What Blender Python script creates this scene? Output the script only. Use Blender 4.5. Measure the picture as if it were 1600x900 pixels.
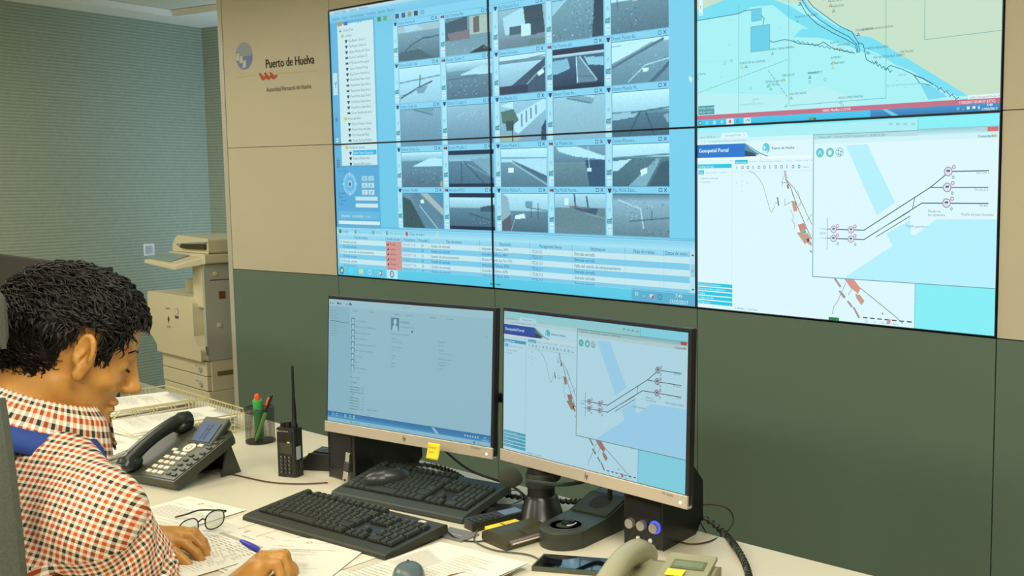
import bpy, math, random
import numpy as np
from mathutils import Vector, Matrix
random.seed(7)
for o in list(bpy.data.objects): bpy.data.objects.remove(o)
SC = bpy.context.scene
COL = SC.collection
PI = math.pi
# ------------------------------------------------------------------ camera
FPX, PPX, PITCH, ROLL = 1659.648, 1050.0, 0.09812, -0.00507
YAW, CZ = 0.74187, 1.48
cam = bpy.data.cameras.new('camera')
cam.sensor_width = 36.0
cam.lens = FPX / 1600 * 36
cam.shift_x = -(PPX - 800) / 1600
cam.clip_start = 0.05
camo = bpy.data.objects.new('camera', cam)
COL.objects.link(camo)
_c, _s, _cr, _sr = math.cos(PITCH), math.sin(PITCH), math.cos(ROLL), math.sin(ROLL)
Rb = Matrix(((_cr, -_sr, 0), (_s*_sr, _s*_cr, -_c), (_c*_sr, _c*_cr, _s)))
camo.matrix_world = Matrix.Translation((0, 0, CZ)) @ (Matrix.Rotation(YAW, 3, 'Z') @ Rb).to_4x4()
SC.camera = camo
# ------------------------------------------------------------------ light
w = bpy.data.worlds.new('world'); SC.world = w; w.use_nodes = True
w.node_tree.nodes['Background'].inputs[0].default_value = (0.55, 0.62, 0.5, 1)
w.node_tree.nodes['Background'].inputs[1].default_value = 0.15
SC.view_settings.view_transform = 'Standard'
SC.view_settings.look = 'None'
SC.view_settings.exposure = 0.0
SC.view_settings.gamma = 1.0
SC.view_settings.use_curve_mapping = False
def area(name, loc, size, energy, col, rot=(0, 0, 0)):
    l = bpy.data.lights.new(name, 'AREA'); l.energy = energy; l.color = col
    l.shape = 'RECTANGLE'; l.size, l.size_y = size
    o = bpy.data.objects.new(name, l); COL.objects.link(o); o.location = loc; o.rotation_euler = rot
    return o
WARM = (1.0, 0.945, 0.80)
for x, y, e in ((-2.3, 0.9, 11), (-0.6, 0.6, 32), (-4.3, 0.8, 18), (-5.9, 0.6, 30), (-3.9, -1.2, 44), (-1.9, -1.4, 62), (0.2, -1.2, 82)):  # unseen ceiling lamps; rear row and far-left one added to brighten the walls
    area('ceiling_and_fill_light', (x, y, 2.42), (1.2, 0.6), e, WARM)
area('blue_fill_light', (-5.62, 3.15, 1.25), (0.36, 1.9), 18, (0.45, 0.68, 1.0), (PI/2, 0, 1.12))  # bluish light added out of view behind the partition to tint the ribbed wall
# ------------------------------------------------------------------ helpers
def lin(c):
    c = c/255.0
    return c/12.92 if c <= 0.04045 else ((c+0.055)/1.055)**2.4
def L3(c): return tuple(lin(v) for v in c)
_m = {}
def mat(name, rgb, rough=0.5, metal=0.0, noise=0.0, nscale=60, spec=0.5, bump=0.0, bscale=300, emit=None, estr=1.0, trans=0.0, alpha=1.0, coat=0.0):
    if name in _m: return _m[name]
    m = bpy.data.materials.new(name); m.use_nodes = True; nt = m.node_tree
    b = nt.nodes['Principled BSDF']; c = L3(rgb)
    b.inputs['Base Color'].default_value = (*c, 1); b.inputs['Roughness'].default_value = rough
    b.inputs['Metallic'].default_value = metal; b.inputs['Specular IOR Level'].default_value = spec
    b.inputs['Transmission Weight'].default_value = trans; b.inputs['Alpha'].default_value = alpha
    b.inputs['Coat Weight'].default_value = coat
    if noise or bump:
        tc = nt.nodes.new('ShaderNodeTexCoord')
    if noise:
        n = nt.nodes.new('ShaderNodeTexNoise'); n.inputs['Scale'].default_value = nscale; n.inputs['Detail'].default_value = 4
        r = nt.nodes.new('ShaderNodeValToRGB')
        r.color_ramp.elements[0].position = 0.3; r.color_ramp.elements[1].position = 0.7
        r.color_ramp.elements[0].color = (*[max(0, v*(1-noise)) for v in c], 1)
        r.color_ramp.elements[1].color = (*[min(1, v*(1+noise)) for v in c], 1)
        nt.links.new(tc.outputs['Object'], n.inputs['Vector']); nt.links.new(n.outputs['Fac'], r.inputs[0])
        nt.links.new(r.outputs[0], b.inputs['Base Color'])
    if bump:
        n2 = nt.nodes.new('ShaderNodeTexNoise'); n2.inputs['Scale'].default_value = bscale
        bp = nt.nodes.new('ShaderNodeBump'); bp.inputs['Strength'].default_value = bump; bp.inputs['Distance'].default_value = 0.002
        nt.links.new(tc.outputs['Object'], n2.inputs['Vector']); nt.links.new(n2.outputs['Fac'], bp.inputs['Height'])
        nt.links.new(bp.outputs[0], b.inputs['Normal'])
    if emit:
        b.inputs['Emission Color'].default_value = (*L3(emit), 1); b.inputs['Emission Strength'].default_value = estr
    _m[name] = m
    return m
class MB:
    """collects geometry for ONE mesh"""
    def __init__(s): s.v = []; s.f = []; s.mi = []; s.sm = []; s.m = 0; s.T = None
    def add(s, vs, fs, smooth=False):
        n = len(s.v)
        if s.T is not None: vs = [tuple(s.T @ Vector(p)) for p in vs]
        s.v += [tuple(p) for p in vs]; s.f += [tuple(i+n for i in f) for f in fs]
        s.mi += [s.m]*len(fs); s.sm += [smooth]*len(fs); return s
    def box(s, a, b, taper=None):
        (x0, y0, z0), (x1, y1, z1) = a, b
        vs = [(x0,y0,z0),(x1,y0,z0),(x1,y1,z0),(x0,y1,z0),(x0,y0,z1),(x1,y0,z1),(x1,y1,z1),(x0,y1,z1)]
        if taper:
            cx, cy = (x0+x1)/2, (y0+y1)/2
            vs = vs[:4]+[(cx+(x-cx)*taper, cy+(y-cy)*taper, z) for x, y, z in vs[4:]]
        return s.add(vs, [(0,3,2,1),(4,5,6,7),(0,1,5,4),(1,2,6,5),(2,3,7,6),(3,0,4,7)])
    def prism(s, pts, z0, z1, axis='z', smooth=False):
        n = len(pts)
        if axis == 'z': vs = [(x,y,z0) for x,y in pts]+[(x,y,z1) for x,y in pts]
        elif axis == 'x': vs = [(z0,x,y) for x,y in pts]+[(z1,x,y) for x,y in pts]
        else: vs = [(x,z1,y) for x,y in pts]+[(x,z0,y) for x,y in pts]
        s.add(vs, [tuple(range(n))[::-1], tuple(range(n,2*n))])
        s.add(vs, [(i,(i+1)%n,n+(i+1)%n,n+i) for i in range(n)], smooth)
        return s
    def lathe(s, prof, n=24, c=(0,0,0), axis=None, smooth=True):
        vs = []
        for r, z in prof:
            for k in range(n):
                a = 2*PI*k/n; vs.append((r*math.cos(a), r*math.sin(a), z))
        if axis is not None:
            q = Vector((0,0,1)).rotation_difference(Vector(axis)); vs = [tuple(q @ Vector(p)) for p in vs]
        vs = [(x+c[0],y+c[1],z+c[2]) for x,y,z in vs]
        fs = [(i*n+k, i*n+(k+1)%n, (i+1)*n+(k+1)%n, (i+1)*n+k) for i in range(len(prof)-1) for k in range(n)]
        s.add(vs, fs, smooth)
        if prof[0][0] > 1e-6: s.add(vs[:n], [tuple(range(n))[::-1]])
        if prof[-1][0] > 1e-6: s.add(vs[-n:], [tuple(range(n))])
        return s
    def cyl(s, c, r, h, n=20, axis=(0,0,1)): return s.lathe([(r,0),(r,h)], n, c, axis)
    def tube(s, pts, r, n=8, closed=False, smooth=True):
        P = [Vector(p) for p in pts]; m = len(P); rr = r if hasattr(r,'__len__') else [r]*m
        vs = []; up = None
        for i in range(m):
            t = (P[(i+1)%m]-P[i-1]) if (closed or 0 < i < m-1) else (P[1]-P[0] if i == 0 else P[-1]-P[-2])
            t.normalize()
            if up is None:
                up = Vector((0,0,1)) if abs(t.z) < 0.9 else Vector((1,0,0))
            a = (up - t*up.dot(t)).normalized(); b = t.cross(a); up = a
            for k in range(n):
                g = 2*PI*k/n; vs.append(tuple(P[i]+(a*math.cos(g)+b*math.sin(g))*rr[i]))
        mm = m if closed else m-1
        s.add(vs, [(i*n+k, i*n+(k+1)%n, ((i+1)%m)*n+(k+1)%n, ((i+1)%m)*n+k) for i in range(mm) for k in range(n)], smooth)
        if not closed: s.add(vs[:n], [tuple(range(n))[::-1]]); s.add(vs[-n:], [tuple(range(n))])
        return s
    def sphere(s, c, r, n=16, m=10, smooth=True):
        rx, ry, rz = r if hasattr(r,'__len__') else (r,r,r)
        vs = [(c[0]+rx*math.sin(PI*i/m)*math.cos(2*PI*k/n), c[1]+ry*math.sin(PI*i/m)*math.sin(2*PI*k/n), c[2]+rz*math.cos(PI*i/m)) for i in range(m+1) for k in range(n)]
        return s.add(vs, [(i*n+k, (i+1)*n+k, (i+1)*n+(k+1)%n, i*n+(k+1)%n) for i in range(m) for k in range(n)], smooth)
    def grid(s, fn, nu, nv, smooth=True):
        vs = [fn(i/nu, j/nv) for j in range(nv+1) for i in range(nu+1)]
        return s.add(vs, [(j*(nu+1)+i, j*(nu+1)+i+1, (j+1)*(nu+1)+i+1, (j+1)*(nu+1)+i) for j in range(nv) for i in range(nu)], smooth)
    def build(s, name, mats, parent=None, bevel=0, seg=2, loc=None, rot=None, solid=0, sub=0):
        me = bpy.data.meshes.new(name); me.from_pydata(s.v, [], s.f)
        mats = mats if isinstance(mats, (list, tuple)) else [mats]
        for m in mats: me.materials.append(m)
        me.polygons.foreach_set('material_index', s.mi); me.polygons.foreach_set('use_smooth', s.sm); me.update()
        if any(s.sm): me.set_sharp_from_angle(angle=math.radians(42))
        o = bpy.data.objects.new(name, me); COL.objects.link(o)
        if parent: o.parent = parent
        if loc is not None: o.location = loc
        if rot is not None: o.rotation_euler = rot
        if solid:
            md = o.modifiers.new('s','SOLIDIFY'); md.thickness = solid; md.offset = 0
        if sub:
            md = o.modifiers.new('u','SUBSURF'); md.levels = md.render_levels = sub
        if bevel:
            md = o.modifiers.new('b','BEVEL'); md.width = bevel; md.segments = seg; md.limit_method = 'ANGLE'; md.angle_limit = math.radians(40)
            md.harden_normals = False
        return o
def tag(o, label=None, cat=None, group=None, kind=None):
    if label: o['label'] = label
    if cat: o['category'] = cat
    if group: o['group'] = group
    if kind: o['kind'] = kind
    return o
def thing(name, label, cat, loc=(0,0,0), rz=0.0, group=None, rot=None):
    o = bpy.data.objects.new(name, None); COL.objects.link(o); o.location = loc
    o.rotation_euler = rot if rot else (0,0,rz); o.empty_display_size = 0.05
    return tag(o, label, cat, group)
def clone(root, loc, rz=None, label=None, group=None):
    def rec(o, par):
        c = o.copy(); COL.objects.link(c)
        if par is not None: c.parent = par
        for ch in list(kids.get(o.name, ())): rec(ch, c)
        return c
    kids = {}
    for o in COL.objects:
        if o.parent: kids.setdefault(o.parent.name, []).append(o)
    r = rec(root, None); r.location = loc
    if rz is not None: r.rotation_euler = (0,0,rz)
    if label: r['label'] = label
    if group: r['group'] = group
    return r
def struct(o): o['kind'] = 'structure'; return o
# pixel -> ray (measuring aid)
def ray(u, v):
    X = (u-PPX)/FPX; U = (450-v)/FPX
    x = X*_cr-U*_sr; zu = X*_sr+U*_cr; y = _c+zu*_s; z = zu*_c-_s
    ca, sa = math.cos(YAW), math.sin(YAW)
    return Vector((x*ca-y*sa, x*sa+y*ca, z))
def onz(u, v, z=0.75): d = ray(u, v); return Vector((0,0,CZ))+d*((z-CZ)/d.z)
def atd(u, v, dep):
    d = ray(u, v); return Vector((0,0,CZ))+d*(dep/(-d.x*math.sin(YAW)+d.y*math.cos(YAW)))
DZ = 0.75
def bez(P, n=24):
    """smooth Catmull-Rom through points"""
    P = [Vector(p) for p in P]; out = []
    Q = [P[0]*2-P[1]]+P+[P[-1]*2-P[-2]]
    seg = max(2, n//(len(P)-1))
    for i in range(1, len(Q)-2):
        a, b, c, d = Q[i-1:i+3]
        for k in range(seg):
            t = k/seg
            out.append(0.5*((2*b)+(c-a)*t+(2*a-5*b+4*c-d)*t*t+(3*b-a-3*c+d)*t**3))
    out.append(P[-1]); return out
# ================================================================== room
WH, WB = 0.573, 1.0829
POST = [(-5.0125, 2.3363), (-4.2633, 2.4614), (-3.2473, 2.5337), (-2.2287, 2.5501), (-1.21, 2.5501), (1.3, 2.5501)]
CEIL = 2.5
cream = mat('cream_laminate', (196,186,160), 0.45, noise=0.03, nscale=3)
darkp = mat('dark_laminate', (94,113,98), 0.42, noise=0.05, nscale=500)
edge = mat('edge_strip', (190,184,170), 0.4, metal=0.2)
gap = mat('joint_gap', (40,42,36), 0.8)
floor_m = mat('floor_lino', (176,166,144), 0.5, noise=0.1, nscale=8)
ceil_m = mat('ceiling_board', (214,212,190), 0.8)
soff = mat('soffit_paint', (240,236,220), 0.7)
plain = mat('painted_wall', (190,186,168), 0.8)
m = bpy.data.materials.new('ribbed_wallpaper'); m.use_nodes = True; nt = m.node_tree; b = nt.nodes['Principled BSDF']
b.inputs['Roughness'].default_value = 0.7
tc = nt.nodes.new('ShaderNodeTexCoord'); sp = nt.nodes.new('ShaderNodeSeparateXYZ'); nt.links.new(tc.outputs['Object'], sp.inputs[0])
ml = nt.nodes.new('ShaderNodeMath'); ml.operation = 'MULTIPLY'; ml.inputs[1].default_value = 2*PI/0.0185
nt.links.new(sp.outputs['Z'], ml.inputs[0])
sn = nt.nodes.new('ShaderNodeMath'); sn.operation = 'SINE'; nt.links.new(ml.outputs[0], sn.inputs[0])
no = nt.nodes.new('ShaderNodeTexNoise'); no.inputs['Scale'].default_value = 40; nt.links.new(tc.outputs['Object'], no.inputs['Vector'])
ad = nt.nodes.new('ShaderNodeMath'); ad.operation = 'MULTIPLY_ADD'; ad.inputs[1].default_value = 0.34; ad.inputs[2].default_value = 0.26
nt.links.new(sn.outputs[0], ad.inputs[0])
ad2 = nt.nodes.new('ShaderNodeMath'); ad2.operation = 'MULTIPLY_ADD'; ad2.inputs[1].default_value = 0.5; nt.links.new(no.outputs['Fac'], ad2.inputs[0]); nt.links.new(ad.outputs[0], ad2.inputs[2])
rp = nt.nodes.new('ShaderNodeValToRGB'); rp.color_ramp.elements[0].color = (*L3((132,142,120)), 1); rp.color_ramp.elements[1].color = (*L3((164,174,150)), 1)
nt.links.new(ad2.outputs[0], rp.inputs[0]); nt.links.new(rp.outputs[0], b.inputs['Base Color'])
ribbed = m
def slab(name, pts, z0, z1, m): return struct(MB().prism(pts, z0, z1).build(name, m))
slab('floor', [(-8,-4),(3,-4),(3,4.2),(-8,4.2)], -0.05, 0, floor_m)
slab('ceiling', [(-8,-4),(3,-4),(3,4.2),(-8,4.2)], CEIL+0.04, CEIL+0.1, ceil_m)
cx, cy = -7.0, 3.126; dx, dy = 0.2175, -0.976
def lw(t, n=0): return (cx+dx*t+dy*-1*n*-1*-1, cy+dy*t+dx*n*-1) if False else (cx+dx*t-n*dy*-1*-1, cy+dy*t)
A0, A1 = (cx, cy), (cx+dx*7.2, cy+dy*7.2)
struct(MB().prism([A0, A1, (A1[0]-0.12, A1[1]), (A0[0]-0.12, A0[1])], 0, CEIL+0.04).build('wall_left', ribbed))
# far wall behind the screen partition, square to the ribbed wall
B1 = (cx+0.976*10, cy+0.2175*10)
struct(MB().prism([A0, (A0[0]-0.1, A0[1]+0.12), (B1[0], B1[1]+0.12), B1], 0, CEIL+0.04).build('wall_back', ribbed))
# soffit strip along both walls
so = MB()
so.prism([A0, (cx+dx*7.2, cy+dy*7.2), (cx+dx*7.2+0.36, cy+dy*7.2+0.08), (cx+0.27+0.08, cy-0.33)], CEIL, CEIL+0.038)
so.prism([A0, (cx+0.35, cy-0.33), (B1[0], B1[1]-0.4), B1], CEIL, CEIL+0.038)
struct(so.build('trim_1', soff))
slab('wall_right', [(3,-4),(3.1,-4),(3.1,4.2),(3,4.2)], 0, CEIL+0.04, plain)
slab('wall_front', [(-6,-4.1),(3,-4.1),(3,-4),(-6,-4)], 0, CEIL+0.04, plain)
# ---- screen partition: faceted, cream above, dark below
part = bpy.data.objects.new('wall_partition', None); COL.objects.link(part); part['kind'] = 'structure'
TH = 0.16
def seg(i, z0, z1, m, nm, dy0=0.0, g=0.0015, x1=None):
    a = Vector(POST[i]); c = Vector(POST[i+1]); t = (c-a).normalized(); n = Vector((-t.y, t.x))
    a = a+t*g; c = c-t*g; a = a+n*dy0; c = c+n*dy0
    mb = MB().prism([tuple(a), tuple(c), tuple(c+n*0.018), tuple(a+n*0.018)], z0, z1)
    o = mb.build(nm, m, part, bevel=0.0008, seg=1); return o
core = MB()
for i in range(5):
    a = Vector(POST[i]); c = Vector(POST[i+1]); t = (c-a).normalized(); n = Vector((-t.y, t.x))
    core.prism([tuple(a+n*0.0165), tuple(c+n*0.0165), tuple(c+n*TH), tuple(a+n*TH)], 0, CEIL)
core.build('partition_core', gap, part)
for i in range(5):
    seg(i, 0.02, WB-0.004, darkp, 'lower_panel')
for i in (0, 4):
    for z0, z1 in ((WB-0.001, 1.657), (1.6595, CEIL)):
        seg(i, z0, z1, cream, 'upper_panel')
for i in (1, 2, 3):
    seg(i, 2.2345, CEIL, cream, 'upper_panel')
t = (Vector(POST[1])-Vector(POST[0])).normalized(); n = Vector((-t.y, t.x)); a = Vector(POST[0])
MB().prism([tuple(a-t*0.032-n*0.002), tuple(a-n*0.002), tuple(a+n*TH), tuple(a-t*0.032+n*TH)], 0, CEIL).build('end_trim', edge, part)
# light switch
sw = thing('light_switch', 'small square pale light switch on the ribbed blue wall', 'light switch', (0,0,0))
p = Vector((cx, cy, 0)); d = ray(233, 390); 
k = (cx*dy-cy*dx)/(d.x*dy-d.y*dx); sp_ = Vector((0,0,CZ))+d*k
sw.location = sp_; sw.rotation_euler = (0,0,math.atan2(dy, dx)+PI)
wp = mat('switch_plastic', (245,245,240), 0.4)
MB().box((-0.04,-0.0,-0.04),(0.04,0.009,0.04)).build('plate', wp, sw, bevel=0.003)
MB().box((-0.028,0.0,-0.028),(0.028,0.014,0.028)).build('rocker', wp, sw, bevel=0.002)
# ================================================================== screen pictures as flat coloured mesh
def glow(name, strength):
    m = bpy.data.materials.new(name); m.use_nodes = True; nt = m.node_tree; b = nt.nodes['Principled BSDF']
    at = nt.nodes.new('ShaderNodeVertexColor'); at.layer_name = 'Col'
    b.inputs['Base Color'].default_value = (0.01,0.01,0.012,1); b.inputs['Roughness'].default_value = 0.35
    b.inputs['Specular IOR Level'].default_value = 0.2
    nt.links.new(at.outputs['Color'], b.inputs['Emission Color']); b.inputs['Emission Strength'].default_value = strength
    return m
def ink_mat(name, rough=0.7):
    m = bpy.data.materials.new(name); m.use_nodes = True; nt = m.node_tree; b = nt.nodes['Principled BSDF']
    at = nt.nodes.new('ShaderNodeVertexColor'); at.layer_name = 'Col'
    nt.links.new(at.outputs['Color'], b.inputs['Base Color']); b.inputs['Roughness'].default_value = rough
    return m
_tc = {}
def glyphs(s):
    if s in _tc: return _tc[s]
    cu = bpy.data.curves.new('t', 'FONT'); cu.body = s; cu.size = 1.0; cu.resolution_u = 2
    o = bpy.data.objects.new('t', cu); COL.objects.link(o)
    dg = bpy.context.evaluated_depsgraph_get(); ev = o.evaluated_get(dg); me = ev.to_mesh()
    vs = [(v.co.x, v.co.y) for v in me.vertices]; ps = [tuple(p.vertices) for p in me.polygons]
    wd = max([v[0] for v in vs], default=0)
    ev.to_mesh_clear(); bpy.data.objects.remove(o); bpy.data.curves.remove(cu)
    _tc[s] = (vs, ps, wd); return _tc[s]
def clip_poly(P, x0, y0, x1, y1):
    for ax, lim, sg in ((0,x0,1),(0,x1,-1),(1,y0,1),(1,y1,-1)):
        out = []; n = len(P)
        for i in range(n):
            a, b = P[i], P[(i+1)%n]; da = (a[0][ax]-lim)*sg; db = (b[0][ax]-lim)*sg
            if da >= 0: out.append(a)
            if (da >= 0) != (db >= 0):
                t = da/(da-db)
                out.append((tuple(a[0][k]+(b[0][k]-a[0][k])*t for k in (0,1)), tuple(a[1][k]+(b[1][k]-a[1][k])*t for k in (0,1,2))))
        P = out
        if not P: return P
    return P
class Canvas:
    """y grows downwards; colours 0-255"""
    def __init__(s): s.it = []; s.l = 0
    def poly(s, pts, c): s.l += 1; s.it.append((pts, [L3(c)]*len(pts), s.l)); return s
    def rect(s, x0, y0, x1, y1, c, c2=None):
        s.l += 1; a = L3(c); b = L3(c2) if c2 else a
        s.it.append(([(x0,y0),(x1,y0),(x1,y1),(x0,y1)], [a,a,b,b], s.l)); return s
    def fan(s, pts, c):
        """any simple outline (ear-free triangulation by mathutils)"""
        from mathutils.geometry import tessellate_polygon
        s.l += 1; tr = tessellate_polygon([[Vector((x,y,0)) for x,y in pts]]); cc = L3(c)
        for t in tr: s.it.append(([pts[i] for i in t], [cc]*3, s.l))
        return s
    def line(s, pts, w, c, closed=False):
        s.l += 1; cc = L3(c); n = len(pts)
        for i in range(n if closed else n-1):
            (x0,y0),(x1,y1) = pts[i], pts[(i+1)%n]; d = math.hypot(x1-x0, y1-y0) or 1; ex, ey = (x1-x0)/d*w*0.3, (y1-y0)/d*w*0.3; nx, ny = -(y1-y0)/d*w/2, (x1-x0)/d*w/2
            s.it.append(([(x0-ex+nx,y0-ey+ny),(x1+ex+nx,y1+ey+ny),(x1+ex-nx,y1+ey-ny),(x0-ex-nx,y0-ey-ny)], [cc]*4, s.l))
        return s
    def dash(s, a, b, n, w, c, duty=0.5):
        for i in range(n):
            t0, t1 = i/n, (i+duty)/n
            s.line([(a[0]+(b[0]-a[0])*t0, a[1]+(b[1]-a[1])*t0), (a[0]+(b[0]-a[0])*t1, a[1]+(b[1]-a[1])*t1)], w, c)
        return s
    def frame(s, x0, y0, x1, y1, w, c): return s.line([(x0,y0),(x1,y0),(x1,y1),(x0,y1)], w, c, True)
    def disc(s, x, y, r, c, n=16, ry=None):
        ry = ry or r
        return s.poly([(x+r*math.cos(2*PI*k/n), y+ry*math.sin(2*PI*k/n)) for k in range(n)], c)
    def ring(s, x, y, r, w, c, n=16): return s.line([(x+r*math.cos(2*PI*k/n), y+r*math.sin(2*PI*k/n)) for k in range(n)], w, c, True)
    def text(s, t, x, y, size, c, al='l', sx=1.0, rot=0.0, bold=0):
        vs, ps, wd = glyphs(t); s.l += 1; cc = L3(c); off = {'l':0,'c':wd*size*sx/2,'r':wd*size*sx}[al]; cr, sr = math.cos(rot), math.sin(rot)
        for q in ([0, bold] if bold else [0]):
            V = [(vx*size*sx-off+q, -vy*size) for vx, vy in vs]
            V = [(x+a*cr-b_*sr, y+a*sr+b_*cr) for a, b_ in V]
            for p in ps: s.it.append(([V[i] for i in p], [cc]*len(p), s.l))
        return s
    def raster(s, x0, y0, x1, y1, arr):
        s.l += 1; h, w_, _ = arr.shape; a = arr/255.0; a = np.where(a <= 0.04045, a/12.92, ((a+0.055)/1.055)**2.4)
        xs = np.linspace(x0, x1, w_); ys = np.linspace(y0, y1, h)
        for j in range(h-1):
            for i in range(w_-1):
                s.it.append(([(xs[i],ys[j]),(xs[i+1],ys[j]),(xs[i+1],ys[j+1]),(xs[i],ys[j+1])], [tuple(a[j,i]),tuple(a[j,i+1]),tuple(a[j+1,i+1]),tuple(a[j+1,i])], s.l))
        return s
    def build(s, name, R, W, H, m, parent=None, eps=2e-5, loc=None, rot=None, flat=False):
        """clips to R=(x0,y0,x1,y1); local x 0..W, z 0..H, faces -y (or lies in xy when flat)"""
        x0, y0, x1, y1 = R; V = []; F = []; C = []
        for pts, cs, l in s.it:
            xs = [p[0] for p in pts]; ys = [p[1] for p in pts]
            if max(xs) <= x0 or min(xs) >= x1 or max(ys) <= y0 or min(ys) >= y1: continue
            if min(xs) < x0 or max(xs) > x1 or min(ys) < y0 or max(ys) > y1:
                P = clip_poly(list(zip(pts, cs)), x0, y0, x1, y1)
                if len(P) < 3: continue
                pts = [p[0] for p in P]; cs = [p[1] for p in P]
            n = len(V); ar = sum(pts[i][0]*pts[(i+1)%len(pts)][1]-pts[(i+1)%len(pts)][0]*pts[i][1] for i in range(len(pts)))
            if ar > 0: pts = pts[::-1]; cs = cs[::-1]
            for (x, y) in pts:
                X = (x-x0)/(x1-x0)*W; Z = (y1-y)/(y1-y0)*H
                V.append((X, Z, l*eps) if flat else (X, -l*eps, Z))
            F.append(tuple(range(n, n+len(pts)))); C += [(*c, 1.0) for c in cs]
        me = bpy.data.meshes.new(name); me.from_pydata(V, [], F); me.materials.append(m)
        ca = me.color_attributes.new('Col', 'FLOAT_COLOR', 'CORNER'); ca.data.foreach_set('color', np.array(C, dtype=np.float32).ravel())
        me.update(); o = bpy.data.objects.new(name, me); COL.objects.link(o)
        if parent: o.parent = parent
        if loc is not None: o.location = loc
        if rot is not None: o.rotation_euler = rot
        return o
# ---- little camera pictures
rng = np.random.default_rng(3)
FW, FH = 84, 48
_gx, _gy = np.meshgrid(np.linspace(0,1,FW), np.linspace(0,1,FH))
def feed(ops):
    a = np.zeros((FH, FW, 3)); a[:] = (110,150,170)
    def inside(P):
        r = np.zeros((FH,FW), bool); n = len(P)
        for i in range(n):
            (x0,y0),(x1,y1) = P[i], P[(i+1)%n]
            if y0 == y1: continue
            c = ((y0 <= _gy) & (_gy < y1)) | ((y1 <= _gy) & (_gy < y0))
            r ^= c & (_gx < x0+(_gy-y0)/(y1-y0)*(x1-x0))
        return r
    for op in ops:
        k = op[0]
        if k == 'g':   # vertical gradient between y0,y1
            _, y0, y1, c0, c1 = op; mk = (_gy >= y0) & (_gy <= y1); t = np.clip((_gy-y0)/(y1-y0+1e-6), 0, 1)[...,None]
            a = np.where(mk[...,None], np.array(c0)*(1-t)+np.array(c1)*t, a)
        elif k == 'p': a[inside(op[2])] = op[1]
        elif k == 'l':
            P = op[3]
            for i in range(len(P)-1):
                (x0,y0),(x1,y1) = P[i], P[i+1]; L = ((x1-x0)**2+(y1-y0)**2) or 1e-6
                t = np.clip(((_gx-x0)*(x1-x0)+(_gy-y0)*(y1-y0))/L, 0, 1); d = np.hypot(_gx-x0-t*(x1-x0), (_gy-y0-t*(y1-y0))*0.6)
                m_ = np.clip((op[2]-d)/0.008+0.5, 0, 1)[...,None]; a = a*(1-m_)+np.array(op[1])*m_
        elif k == 'n':  # cars / specks
            _, cnt, bx, cols = op
            for q in range(cnt):
                x = rng.uniform(bx[0], bx[2]); y = rng.uniform(bx[1], bx[3]); i = int(x*FW); j = int(y*FH); c = cols[rng.integers(len(cols))]
                sl = np.s_[max(0,j):j+1, max(0,i):i+1+rng.integers(0,2)]; a[sl] = a[sl]*0.45+np.array(c)*0.55
    a = a*np.array([0.90,0.92,0.92])+np.array([0,10,18]); a = 128+(a-128)*1.12; g = a.mean(2, keepdims=True); a = g*np.array([0.80,1.05,1.16])*0.50+a*0.52
    a = a+rng.normal(0, 4, a.shape[:2])[...,None]
    return np.clip(a, 0, 255)
G0 = (92,140,160); G1 = (70,112,134); SK = (190,232,238); WT = (150,205,222); DK = (28,48,84); WH_ = (205,240,245); RD = (86,118,138); BL = (60,150,200)
CAR = [(200,235,245),(50,80,105),(230,245,250),(40,60,80)]
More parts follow.
